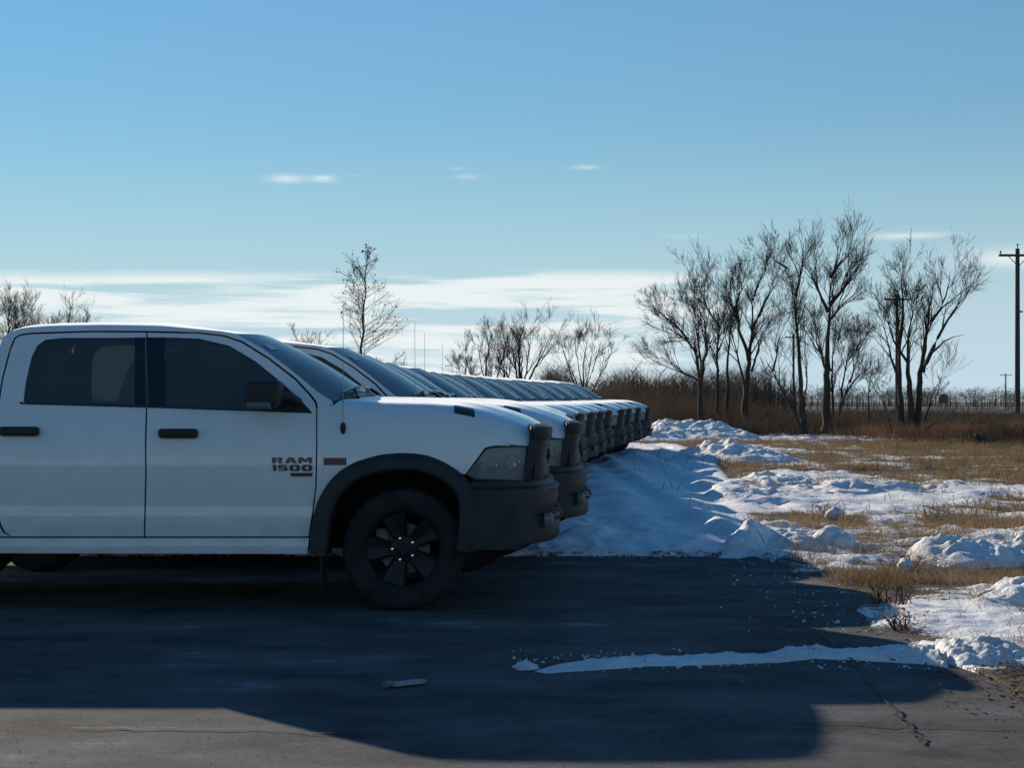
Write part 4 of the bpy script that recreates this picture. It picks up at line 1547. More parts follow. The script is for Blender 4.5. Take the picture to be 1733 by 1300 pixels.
# ------------------------------------------------------------------ bare trees
class Tree:
    """tubes collected in two parts, trunk and crown"""
    def __init__(self, seed):
        self.r = random.Random(seed)
        self.V = {'trunk': [], 'crown': []}
        self.F = {'trunk': [], 'crown': []}
        self.n = {'trunk': 0, 'crown': 0}
        self.leaves = []

    def tube(self, pts, rad, part, sides):
        P = np.array(pts); n = len(P)
        T = np.gradient(P, axis=0)
        T /= np.linalg.norm(T, axis=1)[:, None] + 1e-9
        ref = np.where(np.abs(T[:, 2:3]) < .9, np.array([[0, 0, 1.]]), np.array([[1., 0, 0]]))
        A = np.cross(T, ref); A /= np.linalg.norm(A, axis=1)[:, None] + 1e-9
        B = np.cross(T, A)
        w = np.arange(sides) * 2 * math.pi / sides
        ring = P[:, None, :] + (A[:, None, :] * np.cos(w)[None, :, None] + B[:, None, :] * np.sin(w)[None, :, None]) * np.array(rad)[:, None, None]
        k = self.n[part]
        self.V[part].append(ring.reshape(-1, 3))
        i = np.arange(n - 1)[:, None] * sides; j = np.arange(sides)[None, :]; j2 = (j + 1) % sides
        q = np.stack([i + j, i + sides + j, i + sides + j2, i + j2], -1).reshape(-1, 4) + k
        self.F[part].append(q)
        self.n[part] += n * sides

    def grow(self, p, d, length, rad, level, up=.25, wob=.13, kids=(4, 3, 3), spread=(.25, .62)):
        """a branch with its own branches"""
        r = self.r
        n = 6 if level >= 2 else (4 if level == 1 else 3)
        pts = [np.array(p)]
        d = np.array(d, float); d /= np.linalg.norm(d)
        step = length / n
        for i in range(n):
            d = d + np.array([r.gauss(0, wob), r.gauss(0, wob), r.gauss(0, wob) + up * (.4 + .6 * i / n)])
            d /= np.linalg.norm(d)
            pts.append(pts[-1] + d * step)
        rads = [max(.0042, rad * (1 - .8 * i / n)) for i in range(n + 1)]
        self.tube(pts, rads, 'crown', 4 if rad > .02 else 3)
        if level > 0:
            k = kids[3 - level] if level <= 3 else kids[0]
            for _ in range(k):
                t = r.uniform(.15, .97)
                i = min(int(t * n), n - 1)
                q = pts[i] + (pts[i + 1] - pts[i]) * (t * n - i); dd = pts[i + 1] - pts[i]; dd /= np.linalg.norm(dd)
                a = np.array([r.gauss(0, 1), r.gauss(0, 1), r.gauss(0, .6)])
                a -= dd * a.dot(dd); a /= np.linalg.norm(a) + 1e-9
                s = r.uniform(*spread)
                nd = dd * math.cos(s) + a * math.sin(s)
                self.grow(q, nd, length * r.uniform(.52, .95) * (1 - .3 * t), max(.0045, rads[i] * .6), level - 1, up, wob, kids, spread)

    def stem(self, pts, r0, r1, part='trunk', twigs=1.0, start=.35, lv=3, blen=1.5, up=.10, kids=(4, 4, 3), spread=(.22, .55)):
        """a main stem through given points, with branches along its upper part"""
        r = self.r
        P = np.array(pts, float)
        l = np.concatenate([[0], np.cumsum(np.linalg.norm(np.diff(P, axis=0), axis=1))])
        n = max(8, int(l[-1] / .3))
        Q = np.stack([np.interp(np.linspace(0, l[-1], n), l, P[:, k]) for k in range(3)], 1)
        for _ in range(2):
            Q[1:-1] = .25 * Q[:-2] + .5 * Q[1:-1] + .25 * Q[2:]
        Q[1:-1] += np.array([[r.gauss(0, .022), r.gauss(0, .03), 0] for _ in range(n - 2)])
        t = np.linspace(0, 1, n)
        rad = r1 * .7 + (r0 - r1 * .7) * (1 - t) ** 1.1
        if part == 'trunk':
            rad[0] *= 1.25
        self.tube(Q, rad, part, 8 if part == 'trunk' else 6)
        m = int(l[-1] * (1 - start) * 3.9 * twigs)
        for _ in range(m):
            u = start + (1 - start) * r.random() ** .75
            i = min(int(u * (n - 1)), n - 2)
            dd = Q[i + 1] - Q[i]; dd /= np.linalg.norm(dd)
            a = np.array([r.gauss(0, 1), r.gauss(0, 1), r.gauss(0, .4)])
            a -= dd * a.dot(dd); a /= np.linalg.norm(a) + 1e-9
            s = r.uniform(*spread)
            self.grow(Q[i], dd * math.cos(s) + a * math.sin(s), blen * r.uniform(.55, 1.15) * (1.2 - .45 * u), min(.034, rad[i] * .65), lv, up, .12, kids, spread)

    def build(self, name, label, base, group=None, cat='tree'):
        root = thing(name, label, cat, base, group)
        off = np.array(base)
        for part, mat in (('trunk', M['bark']), ('crown', M['twig'])):
            if self.V[part]:
                V = np.concatenate(self.V[part]) - off
                F = np.concatenate(self.F[part])
                link(part, np_mesh(part, V, F, mat), root)
        if self.leaves:
            V = []; F = []
            for (p, s) in self.leaves:
                a = np.array([self.r.gauss(0, 1) for _ in range(3)]); a /= np.linalg.norm(a)
                b = np.cross(a, [self.r.gauss(0, 1) for _ in range(3)]); b /= np.linalg.norm(b)
                k = len(V)
                c = np.array(p) - off
                V += [c - a * s, c - b * s * .6, c + a * s, c + b * s * .6]
                F.append((k, k + 1, k + 2, k + 3))
            o = link('leaves', np_mesh('leaves', V, F, M['leaf'], False), root)
            o['kind'] = 'stuff'
        return root


def ztrace(zs, Y, jit, rnd):
    """photograph trace of a stem at distance Y; depth wanders a little"""
    out = []
    dy = 0
    for k, (zx, zy) in enumerate(zs):
        px, py = 1060 + zx / 2.575, 380 + zy / 2.575
        yy = Y + dy
        out.append(AT(px, py, yy))
        dy += rnd.uniform(-jit, jit)
    # the traces run to the tips of the twigs; the wood itself ends earlier
    P = np.array(out)
    l = np.concatenate([[0], np.cumsum(np.linalg.norm(np.diff(P, axis=0), axis=1))])
    e = .77 * l[-1]
    keep = [tuple(p) for p, q in zip(P, l) if q < e]
    keep.append(tuple(np.interp(e, l, P[:, i]) for i in range(3)))
    return keep


RIGHT = [
    ('leaning bare tree with its limbs reaching left, at the left end of the tree clump', 66, 0, [
        ([(325, 910), (318, 700), (310, 560), (270, 500), (190, 460), (110, 400), (60, 350)], .13, .02, 'trunk', 1.3, .42),
        ([(318, 700), (345, 560), (350, 430), (300, 340), (215, 240)], .08, .015, 'trunk', 1.0, .3),
        ([(270, 500), (220, 440), (160, 390), (90, 350)], .05, .012, 'crown', 1.3, .2),
        ([(312, 680), (240, 640), (180, 590), (110, 560)], .05, .01, 'crown', 1.2, .2),
        ([(330, 640), (300, 420), (255, 320), (240, 260)], .06, .012, 'crown', 1.0, .3)]),
    ('slender twin-stemmed bare tree second from the left in the clump', 68, 0, [
        ([(400, 910), (395, 600), (405, 450), (395, 330), (370, 230), (385, 150)], .10, .015, 'trunk', 1.0, .45),
        ([(440, 910), (440, 600), (460, 400), (445, 250), (430, 150)], .10, .015, 'trunk', 1.0, .45),
        ([(405, 450), (340, 340), (310, 250), (300, 180)], .05, .012, 'crown', 1.1, .2),
        ([(460, 400), (505, 280), (480, 180)], .05, .012, 'crown', 1.0, .2)]),
    ('bare tree with a thick trunk and rounded top, third from the left in the clump', 67, 0, [
        ([(515, 910), (520, 720), (535, 590), (550, 450), (552, 300), (535, 200), (520, 130)], .18, .018, 'trunk', 1.0, .45),
        ([(535, 590), (490, 450), (475, 330), (490, 220), (480, 150)], .09, .015, 'trunk', 1.0, .3),
        ([(550, 450), (610, 330), (635, 260), (640, 190)], .08, .015, 'crown', 1.1, .3),
        ([(520, 720), (480, 560), (455, 450), (430, 380)], .07, .012, 'trunk', .9, .4),
        ([(552, 330), (590, 220), (600, 140)], .06, .012, 'crown', 1.1, .2),
        ([(545, 640), (590, 500), (640, 450), (690, 420)], .06, .012, 'crown', .9, .3)]),
    ('tall slim bare tree with a second stem slanting up to the left', 64, 0, [
        ([(775, 915), (760, 700), (748, 500), (738, 300), (700, 190), (670, 100)], .14, .016, 'trunk', 1.0, .5),
        ([(738, 310), (770, 180), (772, 90)], .07, .013, 'crown', 1.2, .2),
        ([(765, 890), (700, 760), (640, 640), (600, 585), (580, 520)], .08, .02, 'trunk', .7, .6),
        ([(640, 640), (660, 540), (690, 430)], .05, .012, 'crown', .8, .3),
        ([(738, 830), (728, 600), (735, 480)], .05, .02, 'trunk', .5, .5),
        ([(700, 190), (640, 150), (610, 110)], .05, .012, 'crown', 1.2, .2),
        ([(770, 860), (790, 600), (770, 480), (800, 380)], .05, .012, 'crown', .6, .5)]),
    ('tallest bare tree with one thick straight trunk and a broad fan of branches', 65, 0, [
        ([(872, 905), (872, 700), (880, 500), (885, 350), (890, 230), (870, 130), (855, 80)], .21, .018, 'trunk', 1.0, .6),
        ([(885, 350), (940, 290), (1000, 200), (1040, 120)], .09, .014, 'trunk', 1.2, .25),
        ([(880, 380), (840, 290), (800, 200), (810, 120)], .08, .014, 'trunk', 1.2, .25),
        ([(890, 230), (940, 150), (960, 80)], .07, .013, 'crown', 1.2, .15),
        ([(882, 420), (960, 330), (1010, 290), (1030, 240)], .06, .012, 'crown', 1.0, .2),
        ([(874, 640), (840, 540), (815, 420), (800, 340)], .06, .012, 'crown', .9, .3)]),
    ('low bushy bare tree filling the gap to the right of the tallest trunk', 72, 0, [
        ([(905, 890), (935, 790), (975, 690), (1040, 640), (1100, 620)], .10, .014, 'trunk', 1.1, .4),
        ([(900, 880), (895, 600), (910, 500), (940, 420), (970, 380)], .08, .012, 'trunk', 1.3, .35),
        ([(935, 790), (950, 620), (985, 500), (1020, 430)], .06, .012, 'trunk', 1.3, .3),
        ([(895, 640), (850, 560), (820, 470)], .05, .012, 'crown', 1.2, .2),
        ([(975, 690), (1010, 560), (1080, 500)], .05, .012, 'crown', 1.0, .2),
        ([(1060, 870), (1055, 700), (1090, 560)], .05, .012, 'crown', .8, .4)]),
    ('wide bare tree with many stems at the right end of the clump', 62, 0, [
        ([(1200, 945), (1192, 700), (1190, 500), (1180, 340), (1150, 260), (1105, 200)], .15, .015, 'trunk', 1.0, .55),
        ([(1240, 945), (1240, 800), (1225, 600), (1235, 450), (1260, 300), (1275, 190)], .17, .015, 'trunk', 1.0, .5),
        ([(1258, 945), (1275, 750), (1290, 600), (1320, 400), (1330, 280), (1360, 190), (1352, 140)], .19, .015, 'trunk', .9, .5),
        ([(1290, 640), (1350, 500), (1420, 380), (1480, 310), (1530, 240), (1575, 210)], .10, .014, 'trunk', .8, .55),
        ([(1330, 560), (1390, 500), (1470, 480), (1515, 450)], .05, .010, 'crown', .25, .4),
        ([(1330, 420), (1390, 340), (1405, 230), (1410, 150)], .06, .012, 'trunk', .9, .3),
        ([(1192, 700), (1150, 560), (1110, 420), (1095, 340)], .07, .012, 'trunk', .9, .35),
        ([(1190, 500), (1210, 350), (1200, 230), (1190, 130)], .07, .012, 'trunk', 1.1, .3),
        ([(1265, 930), (1310, 890), (1370, 840)], .07, .03, 'trunk', .4, .5),
        ([(1165, 920), (1130, 810), (1108, 740)], .06, .012, 'trunk', .6, .4),
        ([(1300, 850), (1340, 720), (1400, 650)], .05, .010, 'crown', .8, .2),
        ([(1225, 600), (1160, 500), (1130, 380), (1120, 290)], .06, .012, 'crown', .9, .3)]),
]
for k, (label, Yt, _, stems) in enumerate(RIGHT):
    T = Tree(100 + k)
    rnd = random.Random(50 + k)
    ctr = None
    for (tr, r0, r1, part, tw, st) in stems:
        pts = ztrace(tr, Yt + (rnd.uniform(-.5, .5) if ctr else 0), .35, rnd)
        if ctr is None:
            ctr = (pts[0][0], pts[0][1], 0.0)
        T.stem(pts, r0, r1, part, tw * 1.1, st, 3, 1.5)
    T.build('bare_tree', label, ctr, 'bare trees behind the verge')


def wild_tree(label, px, top, Y, width, seed, n=3, r0=.12, z0=0.0, group='bare trees behind the trucks', tw=.9, name='bare_tree', cat='tree', blen=1.5):
    """a vase-shaped bare tree; px its foot, top the row its tip reaches, width in metres"""
    T = Tree(seed)
    rnd = random.Random(seed)
    x0 = (px - 866.5) / FPX * Y
    H = EYE + (HOR - top) / FPX * Y - .75
    fork = H * rnd.uniform(.22, .38)
    T.stem([(x0, Y, z0 - .2), (x0 + rnd.uniform(-.1, .1), Y, fork * .5), (x0 + rnd.uniform(-.2, .2), Y, fork), (x0 + rnd.uniform(-.3, .3), Y, H * .75), (x0 + rnd.uniform(-.4, .4), Y, H)], r0, .015, 'trunk', tw, .45, 3, blen)
    for k in range(n):
        a = 2 * math.pi * (k + rnd.random() * .6) / n
        dx, dy = math.cos(a) * width * .5 * rnd.uniform(.6, 1), math.sin(a) * width * .5 * rnd.uniform(.6, 1)
        f = fork * rnd.uniform(.6, 1.5)
        h = H * rnd.uniform(.72, .97)
        T.stem([(x0, Y, f), (x0 + dx * .35, Y + dy * .35, f + (h - f) * .35), (x0 + dx * .75, Y + dy * .75, f + (h - f) * .7), (x0 + dx, Y + dy, h)], r0 * .55, .013, 'trunk', tw, .3, 3, blen)
    return T.build(name, label, (x0, Y, z0), group, cat)


wild_tree('bare tree behind the trucks with a forked trunk, left of the broad one', 827, 540, 92, 3.4, 201, 4, .12, tw=.5, blen=1.5)
wild_tree('thin bare tree between the two forked trees behind the trucks', 857, 545, 95, 1.8, 202, 3, .07, tw=.45, blen=1.4)
wild_tree('broad bare tree behind the trucks with a wide rounded crown', 882, 520, 90, 4.2, 203, 5, .15, tw=.6, blen=1.6)
wild_tree('small leafless bush behind the trucks at the left foot of the forked tree', 793, 580, 88, 2.6, 204, 5, .05, tw=.8, blen=.8)
wild_tree('sparse many-stemmed bare tree behind the trucks, standing alone before the dark wood', 987, 547, 84, 3.2, 205, 6, .08, tw=.4, blen=1.5)
wild_tree('bare tree at the left edge above the roof of the nearest truck', 8, 478, 96, 4.2, 206, 5, .14)
wild_tree('bushy bare tree second from the left edge above the roof', 62, 502, 98, 3.4, 207, 5, .10)
wild_tree('small bare tree above the roof of the nearest truck, rightmost of the left three', 118, 505, 100, 2.4, 208, 4, .08)
wild_tree('bare shrub with fine twigs right of the young tree', 662, 588, 80, 2.2, 209, 5, .04, tw=.8, blen=.8)
wild_tree('twigs of a bare shrub rising over the second windshield, left of the young tree', 530, 562, 90, 2.0, 210, 5, .04, tw=.6)

# young tree still holding some withered leaves
T = Tree(300)
Yt = 60.0
b = AT(610, 700, Yt)
base = (b[0], Yt, 0.0)
top = AT(621, 425, Yt)
T.stem([(b[0], Yt, -.2), AT(612, 600, Yt), AT(616, 520, Yt), top], .085, .012, 'trunk', 0.0, .9)
for k in range(46):
    u = .16 + .84 * (k / 45) ** .9
    py = 650 + (430 - 650) * u
    px = 611 + 10 * u
    p = np.array(AT(px, py, Yt))
    L_ = (1.65 * (1 - u) ** .8 + .28) * T.r.uniform(.65, 1.1)
    a = T.r.uniform(0, 2 * math.pi)
    d = np.array([math.cos(a), math.sin(a) * .8, T.r.uniform(.55, 1.1)])
    T.grow(p, d, L_, .016 * (1 - .6 * u) + .005, 2, .05, .10, (4, 4, 3), (.4, .8))
for Vb in list(T.V['crown']):
    if T.r.random() < .24:
        p = Vb[-1]
        T.leaves.append((p - np.array([0, 0, .04]), T.r.uniform(.03, .06)))
T.build('young_tree', 'slim young tree holding a few withered leaves, behind the third truck', base, None)

# ------------------------------------------------------------------ brush, reeds, grass
def blades(name, X, Y, Z, H, W, lean, mat, label, cat, branch=0, seed=1, shoot=.3):
    """thin upright blades, one mesh; each a narrow triangle with a bend, some carry side shoots"""
    r = np.random.default_rng(seed)
    n = len(X)
    a = r.uniform(0, 2 * np.pi, n)
    lx = lean * r.normal(0, 1, n) * H; ly = lean * r.normal(0, 1, n) * H
    cx, cy = np.cos(a) * W * .5, np.sin(a) * W * .5
    P0 = np.stack([X - cx, Y - cy, Z], 1); P1 = np.stack([X + cx, Y + cy, Z], 1)
    mx, my, mz = X + lx * .4, Y + ly * .4, Z + H * .55
    P2 = np.stack([mx + cx * .7, my + cy * .7, mz], 1); P3_ = np.stack([mx - cx * .7, my - cy * .7, mz], 1)
    P4 = np.stack([X + lx, Y + ly, Z + H], 1)
    V = np.stack([P0, P1, P2, P3_, P4], 1).reshape(-1, 3)
    k = np.arange(n)[:, None] * 5
    F = np.concatenate([k + np.array([[0, 1, 2]]), k + np.array([[0, 2, 3]]), k + np.array([[3, 2, 4]])])
    Vs = [V]; Fs = [F]; base = len(V)
    for b_ in range(branch):
        u = r.uniform(.3, .9, n)
        bx = X + lx * u * u; by = Y + ly * u * u; bz = Z + H * u
        L_ = H * r.uniform(.5, 1.0, n) * shoot
        aa = r.uniform(0, 2 * np.pi, n)
        ex = bx + np.cos(aa) * L_ * .6; ey = by + np.sin(aa) * L_ * .6; ez = bz + L_ * r.uniform(.3, 1.0, n)
        w = W * .6
        Q = np.stack([np.stack([bx, by, bz], 1), np.stack([bx, by + w * .3, bz + w], 1), np.stack([ex, ey, ez], 1)], 1).reshape(-1, 3)
        kk = base + np.arange(n)[:, None] * 3
        Vs.append(Q); Fs.append(kk + np.array([[0, 1, 2]])); base += len(Q)
    o = link(name, np_mesh(name, np.concatenate(Vs), np.concatenate(Fs), mat, False))
    return tag(o, label, cat, kind='stuff')


def scatter(n, x0, x1, y0, y1, dens, seed):
    r = np.random.default_rng(seed)
    X = r.uniform(x0, x1, n); Y = r.uniform(y0, y1, n)
    k = r.random(n) < dens(X, Y)
    return X[k], Y[k], r


# thicket under and behind the big trees
X, Y, r = scatter(60000, 4.5, 34, 63, 84, lambda X, Y: (.25 + .75 * sm(.35, .6, fbm(X * .35, Y * .35, 120, 3))) * sm(60.5, 65, Y - .10 * (X - 8)), 3)
H = (0.45 + 1.15 * fbm(X * .45, Y * .45, 121, 4) * sm(62, 70, Y)) * r.uniform(.55, 1.35, len(X)) * np.interp(X, [4, 9, 13, 16, 20, 26], [1.5, 1.25, .85, .68, .62, .6])
blades('brush_thicket', X, Y, np.full(len(X), -.25), H + .25, r.uniform(.012, .03, len(X)), .22, M['brush'],
       'brown thicket of bare stems under and behind the trees', 'brush', 3, 5, .5)
# dark scrub farther right
X, Y, r = scatter(26000, 16, 42, 84, 118, lambda X, Y: .3 + .7 * sm(.4, .6, fbm(X * .2, Y * .2, 130, 3)), 7)
H = (.35 + 1.1 * fbm(X * .2, Y * .2, 131, 3)) * r.uniform(.5, 1.2, len(X))
blades('scrub', X, Y, np.full(len(X), -.3), H + .2, r.uniform(.02, .045, len(X)), .25, M['farwood'], 'dark leafless scrub beyond the reeds below the utility pole', 'scrub', 3, 6, .55)
# orange-brown reeds at right
X, Y, r = scatter(42000, 9, 26, 53, 66, lambda X, Y: sm(12.2, 16.5, X + 2.2 * (fbm(X * .3, Y * .3, 140, 3) - .5)) * sm(53.5, 58, Y + .35 * (X - 15) + 1.5 * (fbm(X * .5, Y * .5, 141, 3) - .5)), 9)
H = (.15 + .85 * fbm(X * .5, Y * .5, 142, 4)) * r.uniform(.4, 1.25, len(X))
blades('reed_bed', X, Y, np.full(len(X), -.05), H, r.uniform(.01, .024, len(X)), .20, M['reed'], 'orange brown dry reeds in front of the scrub at right', 'reeds', 2, 8, .4)


def on_ground(X, Y):
    z, s = ground(X, Y)
    return z, s


# dry grass on the verge and the field
X, Y, r = scatter(230000, 2.3, 8.0, 6.5, 20, lambda X, Y: (X < .33 * Y + .3) * 1.0, 15)
Z, S_ = on_ground(X, Y)
tuft = sm(.50, .68, fbm(X * 2.4, Y * 2.4, 150, 4))
k = r.random(len(X)) < np.clip(1.1 - 1.2 * S_, 0.05, 1) * (.10 + .9 * tuft) * sm(-.02, .25, X - asphalt_edge(Y))
X, Y, Z = X[k], Y[k], Z[k]
blades('dry_grass', X, Y, Z - .01, r.uniform(.03, .13, len(X)) * (.7 + .6 * sm(10, 16, Y)), r.uniform(.003, .008, len(X)), .65, M['grass'], 'tufts of dry brown grass poking through the snow beside the asphalt', 'grass', 1, 16, .5)
X, Y, r = scatter(330000, 2.3, 23, 20, 62, lambda X, Y: (X < .33 * Y + .3) * np.interp(Y, [20, 34, 62], [.75, 1, .85]), 17)
Z, S_ = on_ground(X, Y)
tuft = sm(.40, .66, fbm(X * 1.2, Y * 1.2, 151, 4))
k = r.random(len(X)) < np.clip(1.0 - 1.45 * S_, 0.01, 1) * (.22 + .78 * tuft)
X, Y, Z = X[k], Y[k], Z[k]
blades('field_grass', X, Y, Z - .01, r.uniform(.05, .20, len(X)) * (.5 + .9 * tuft[k]), r.uniform(.007, .018, len(X)), .6, M['grass'], 'dry brown grass of the field with snow lying between', 'grass', 1, 18, .5)
# dead leaves and weed stems at the edge of the asphalt
X, Y, r = scatter(3600, 2.0, 3.6, 6.4, 11.2, lambda X, Y: np.clip(1.2 * np.exp(-((X - 2.55) / .33) ** 2 - ((Y - 7.9) / .9) ** 2) + .5 * np.exp(-((X - 2.5) / .25) ** 2 - ((Y - 10.6) / .5) ** 2) + .03, 0, 1), 21)
Z, S_ = on_ground(X, Y)
Z = np.where(X < asphalt_edge(Y), np.maximum(Z, zoff(Y) + .004), Z)
a = r.uniform(0, 6.28, len(X)); sz = r.uniform(.006, .020, len(X))
V = np.stack([np.stack([X + sz * np.cos(a + q) * w, Y + sz * np.sin(a + q) * w, Z + .006 + r.uniform(0, 1.0, len(X)) * sz], 1) for q, w in ((0, 1), (1.57, .5), (3.14, 1), (4.71, .5))], 1).reshape(-1, 3)
k = np.arange(len(X))[:, None] * 4
o = link('dead_leaves', np_mesh('dead_leaves', V, np.concatenate([k + np.array([[0, 1, 2]]), k + np.array([[0, 2, 3]])]), M['litter'], False))
tag(o, 'dead brown leaves blown against the right edge of the asphalt', 'leaves', kind='stuff')


def bits(name, label, cat, X, Y, Z, size, mat, seed):
    """small lumps lying about, one mesh"""
    r = np.random.default_rng(seed)
    t = (1 + 5 ** .5) / 2
    B = np.array([(0, 0, 1), (0, 0, -1), (1, 0, 0), (-1, 0, 0), (0, 1, 0), (0, -1, 0)], float)
    FB = np.array([(0, 2, 4), (0, 4, 3), (0, 3, 5), (0, 5, 2), (1, 4, 2), (1, 3, 4), (1, 5, 3), (1, 2, 5)])
    n = len(X)
    V = B[None] * size[:, None, None] * r.uniform(.5, 1.3, (n, 6, 1)) * np.array([1, 1, .7])
    a = r.uniform(0, 6.28, n)
    c, s_ = np.cos(a)[:, None], np.sin(a)[:, None]
    V = np.stack([V[..., 0] * c - V[..., 1] * s_, V[..., 0] * s_ + V[..., 1] * c, V[..., 2]], -1) + r.normal(0, .2, (n, 6, 3)) * size[:, None, None]
    V += np.stack([X, Y, Z + size * .3], 1)[:, None, :]
    F = (np.arange(n)[:, None, None] * 6 + FB[None]).reshape(-1, 3)
    o = link(name, np_mesh(name, V.reshape(-1, 3), F, mat, False))
    return tag(o, label, cat, kind='stuff')


r = np.random.default_rng(61)
Y = np.concatenate([15.15 + np.abs(r.normal(0, .10, 420)) * np.where(r.random(420) < .3, -1, 1), 8.95 + r.normal(0, .16, 320), r.uniform(10, 15, 160)])
X = np.concatenate([r.uniform(-1.0, 2.6, 420), r.uniform(.0, 3.0, 320), r.normal(2.15, .25, 160)])
g_, _ = ground(X, Y)
Z = np.where((X < asphalt_edge(Y)) & (Y < 15.2), zoff(Y), g_)
bits('snow_crumbs', 'crumbs of snow scattered along the snow edges', 'snow crumbs', X, Y, Z, r.uniform(.004, .014, len(X)) * r.uniform(.4, 1.3, len(X)), M['snow'], 62)
Y = r.uniform(5.4, 9.5, 5200); X = r.uniform(-.34, .34, 5200) * Y
k = X < asphalt_edge(Y)
X, Y = X[k], Y[k]
bits('gravel', 'loose grit lying on the asphalt in the foreground', 'grit', X, Y, zoff(Y) + .006, r.uniform(.0012, .0032, len(X)), M['grit'], 63)


def weed(label, px, py, h, n, seed):
    rnd = random.Random(seed)
    x, y = G(px, py)
    z = float(ground(np.array([x]), np.array([y]))[0][0])
    mb = MB()
    for k in range(n):
        a = rnd.uniform(0, 6.28); L_ = h * rnd.uniform(.4, 1.1); le = rnd.uniform(.1, 1.0)
        p = Vector((x + rnd.uniform(-.06, .06), y + rnd.uniform(-.06, .06), z - .01))
        q = p + Vector((math.cos(a) * le * L_ * .5, math.sin(a) * le * L_ * .5, L_ * .6))
        e = q + Vector((math.cos(a) * le * L_ * .6 + rnd.uniform(-.03, .03), math.sin(a) * le * L_ * .6, L_ * rnd.uniform(.1, .4)))
        mb.tube([p, q, e], [.005, .004, .002], 4)
        for _ in range(2):
            f = q.lerp(e, rnd.random())
            mb.tube([f, f + Vector((rnd.uniform(-.05, .05), rnd.uniform(-.05, .05), rnd.uniform(0, .05)))], [.003, .0015], 3)
    o = mb.build('weed', M['brush'])
    tag(o, label, 'weed', 'dead weeds at the asphalt edge')


weed('dark dead weed at the asphalt edge, tip of the second shadow', 1492, 1022, .15, 12, 1)
weed('dead weed just right of the dark one, bent to the right', 1530, 1030, .15, 9, 2)
weed('small dead weed on bare ground left of the big windrow', 1522, 1066, .12, 14, 3)
weed('dead weed sprig in the snow left of the tall right bank', 1538, 958, .16, 7, 4)
weed('dead weed standing before the field ridge', 1400, 865, .25, 9, 5)

# fallen dark log at the reeds
mb = MB()
p0 = Vector(AT(1650, 736, 53)); p1 = Vector(AT(1672, 754, 53)); p1.z = max(p1.z, -.02)
mb.tube([p0, p0.lerp(p1, .4) + Vector((0, .05, .02)), p1], [.07, .11, .13], 9)
mb.tube([p0.lerp(p1, .3), p0.lerp(p1, .25) + Vector((.25, .1, .16))], [.04, .02], 6)
tag(mb.build('log', M['bark']), 'dark broken log leaning in the orange reeds', 'log')

# ------------------------------------------------------------------ far off
def far_wood(name, label, x0, x1, y0, y1, n, h0, h1, seed, cat='wood', wd=.05, zz=-.3):
    """a wood seen as one mass: stems with shoots, no two alike"""
    r = np.random.default_rng(seed)
    X = r.uniform(x0, x1, n); Y = r.uniform(y0, y1, n)
    H = (h0 + (h1 - h0) * fbm(X * 6 / (x1 - x0), Y * .01, seed, 3)) * r.uniform(.55, 1.1, n)
    return blades(name, X, Y, np.full(n, zz), H, r.uniform(.6, 1.4, n) * wd, .05, M['farwood'], label, cat, 9, seed, .42)


far_wood('dark_wood', 'dark leafless wood behind the far end of the truck row', 3, 27, 150, 200, 2600, 3.0, 6.4, 401, wd=.08)
far_wood('left_wood', 'low leafless wood far behind the trucks', -60, 2, 190, 230, 1500, 1.2, 3.2, 402, wd=.08)


def far_trees(name, label, x0, x1, y0, y1, n, h0, h1, seed):
    r = random.Random(seed)
    V = []; F = []; k = 0
    q = np.random.default_rng(seed)
    for t in range(n):
        x = r.uniform(x0, x1); y = r.uniform(y0, y1); h = r.uniform(h0, h1); w = h * r.uniform(.3, .5)
        m = 150
        # twigs through an egg-shaped crown, pointing outwards and up
        u = q.normal(0, 1, (m, 3)); u /= np.linalg.norm(u, axis=1)[:, None]
        rr = q.uniform(.25, 1, m)[:, None] ** .6
        c = np.array([x, y, h * .55 - .3])
        p = c + u * rr * np.array([w, w, h * .42])
        d = u * np.array([.5, .5, .4]) + np.array([0, 0, .7])
        e = p + d * q.uniform(.25, .6, m)[:, None] * h * .22
        s = .012 * h
        a = p + np.stack([q.normal(0, s, m), q.normal(0, s, m), np.zeros(m)], 1)
        V.append(np.stack([p, a, e], 1).reshape(-1, 3)); F.append(k + np.arange(m * 3).reshape(-1, 3)); k += m * 3
        # trunk and limbs
        V.append(np.array([[x - .02 * h, y, -.4], [x + .02 * h, y, -.4], [x, y, h * .8]])); F.append(np.array([[k, k + 1, k + 2]])); k += 3
    return tag(link(name, np_mesh(name, np.concatenate(V), np.concatenate(F), M['farwood'], False)), label, 'trees', kind='stuff')


far_trees('tree_line', 'far tree line on the horizon at the right edge', 70, 330, 560, 680, 560, 4.5, 8.5, 501)
far_trees('far_bushes', 'bushes and low trees across the far field, seen between the trunks', 30, 190, 300, 420, 620, 2.2, 4.4, 505)
far_trees('distant_grove', 'low grove on the horizon behind the tree clump', 40, 125, 620, 760, 70, 3.5, 6.0, 502)
far_trees('hedgerow', 'hedgerow of small trees on the horizon, left of the tree clump', -260, 40, 500, 640, 120, 3.5, 6.0, 503)

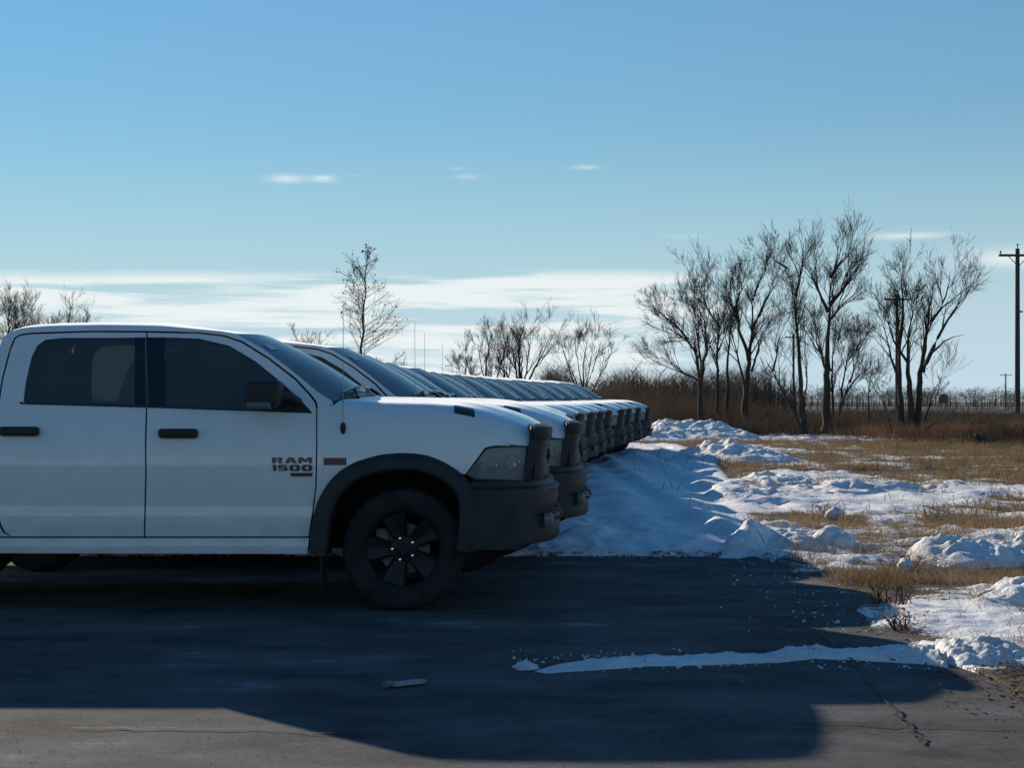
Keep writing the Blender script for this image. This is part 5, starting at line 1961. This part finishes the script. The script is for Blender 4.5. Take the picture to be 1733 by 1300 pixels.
# tank on legs, far behind the trees
Yb = 430
tx, _, tz = AT(1596, 676, Yb)
tk = thing('water_tank', 'small dark water tank on legs on the horizon, right of the wide tree', 'tank', (tx, Yb, -.4))
mb = MB()
V = []
for (r_, z) in ((.05, 3.6), (1.1, 3.3), (1.5, 2.9), (1.5, 1.5), (1.1, 1.1), (.05, .95)):
    pass
prof = [(.05, 3.9), (1.0, 3.6), (1.45, 3.2), (1.45, 1.9), (1.0, 1.5), (.05, 1.35)]
rows = [[(r_ * math.cos(a), r_ * math.sin(a), z) for a in np.linspace(0, 2 * math.pi, 17)] for r_, z in prof]
mb.grid(rows)
mb.build('vessel', M['tank'], tk)
for k in range(4):
    a = math.pi / 4 + k * math.pi / 2
    mb = MB(); mb.tube([(1.3 * math.cos(a), 1.3 * math.sin(a), 0), (1.1 * math.cos(a), 1.1 * math.sin(a), 1.9)], .1, 6)
    mb.build('leg', M['tank'], tk)


def utility_pole(label, px, arm_py, Y, half, r0=.16, dead=0.0):
    x, _, za = AT(px, arm_py, Y)
    root = thing('utility_pole', label, 'utility pole', (x, Y, -.3), 'wooden utility poles along the field')
    za += .3
    mb = MB()
    mb.tube([(0, 0, 0), (0, 0, za * .5), (0, 0, za + .42)], [r0, r0 * .88, r0 * .75], 12)
    mb.build('post', M['wood'], root)
    mb = MB(); mb.add(*rounded(-half, half, -.24 - r0 * .3, -.10 - r0 * .3, za - .07, za + .07, .015, 2))
    mb.build('crossarm', M['wood'], root)
    for s in (-1, 1):
        mb = MB(); mb.tube([(s * half * .5, -.20, za - .05), (s * .05, -.18, za - .62)], .025, 6)
        mb.build('brace', M['wood'], root)
        mb = MB(); mb.tube([(s * (half - .1), -.22, za + .06), (s * (half - .1), -.22, za + .16), (s * (half - .1), -.22, za + .19), (s * (half - .1), -.22, za + .27)], [.03, .035, .07, .05], 8)
        mb.build('insulator', M['ceramic'], root)
    mb = MB(); mb.tube([(0, 0, za + .40), (0, 0, za + .60), (0, 0, za + .63), (0, 0, za + .72)], [.03, .03, .07, .05], 8)
    mb.build('insulator', M['ceramic'], root)
    if dead:
        mb = MB(); mb.add(*rounded(.12, .30, -.08, .08, za - dead, za - dead + .10, .02, 2)); mb.build('bracket', M['ceramic'], root)
    return root


utility_pole('tall wooden utility pole with crossarm at the right edge of the view', 1722, 432.5, 97, 1.18, .17, 3.4)
utility_pole('wooden utility pole half hidden among the stems of the wide bare tree', 1518, 507, 138, 1.15, .17)
utility_pole('wooden utility pole seen small behind the tall slim bare tree', 1343, 571, 214, 1.15, .17)
utility_pole('tiny far utility pole on the horizon just left of the tall one', 1702, 635, 420, 1.55, .2)

# ------------------------------------------------------------------ litter on the asphalt
xa, ya = G(665, 1166); xb, yb = G(722, 1159)
ang = math.atan2(yb - ya, xb - xa)
ln = math.hypot(xb - xa, yb - ya)
lt = thing('litter', 'flat pale strip of broken plastic lying on the dark asphalt', 'litter', (xa, ya, float(zoff(ya)) + .007), None, ang)
mb = MB(); mb.add(*rounded(0, ln, -.004, .085, 0, .010, .003, 1)); mb.add(*rounded(.01, ln - .01, -.012, .004, .0, .022, .004, 1)); mb.build('strip', M['plastic'], lt)
mb = MB(); mb.tube([(-.045, .01, .014), (-.015, .012, .014), (.012, .02, .012)], [.016, .018, .012], 8); mb.build('end_cap', M['ceramic'], lt)
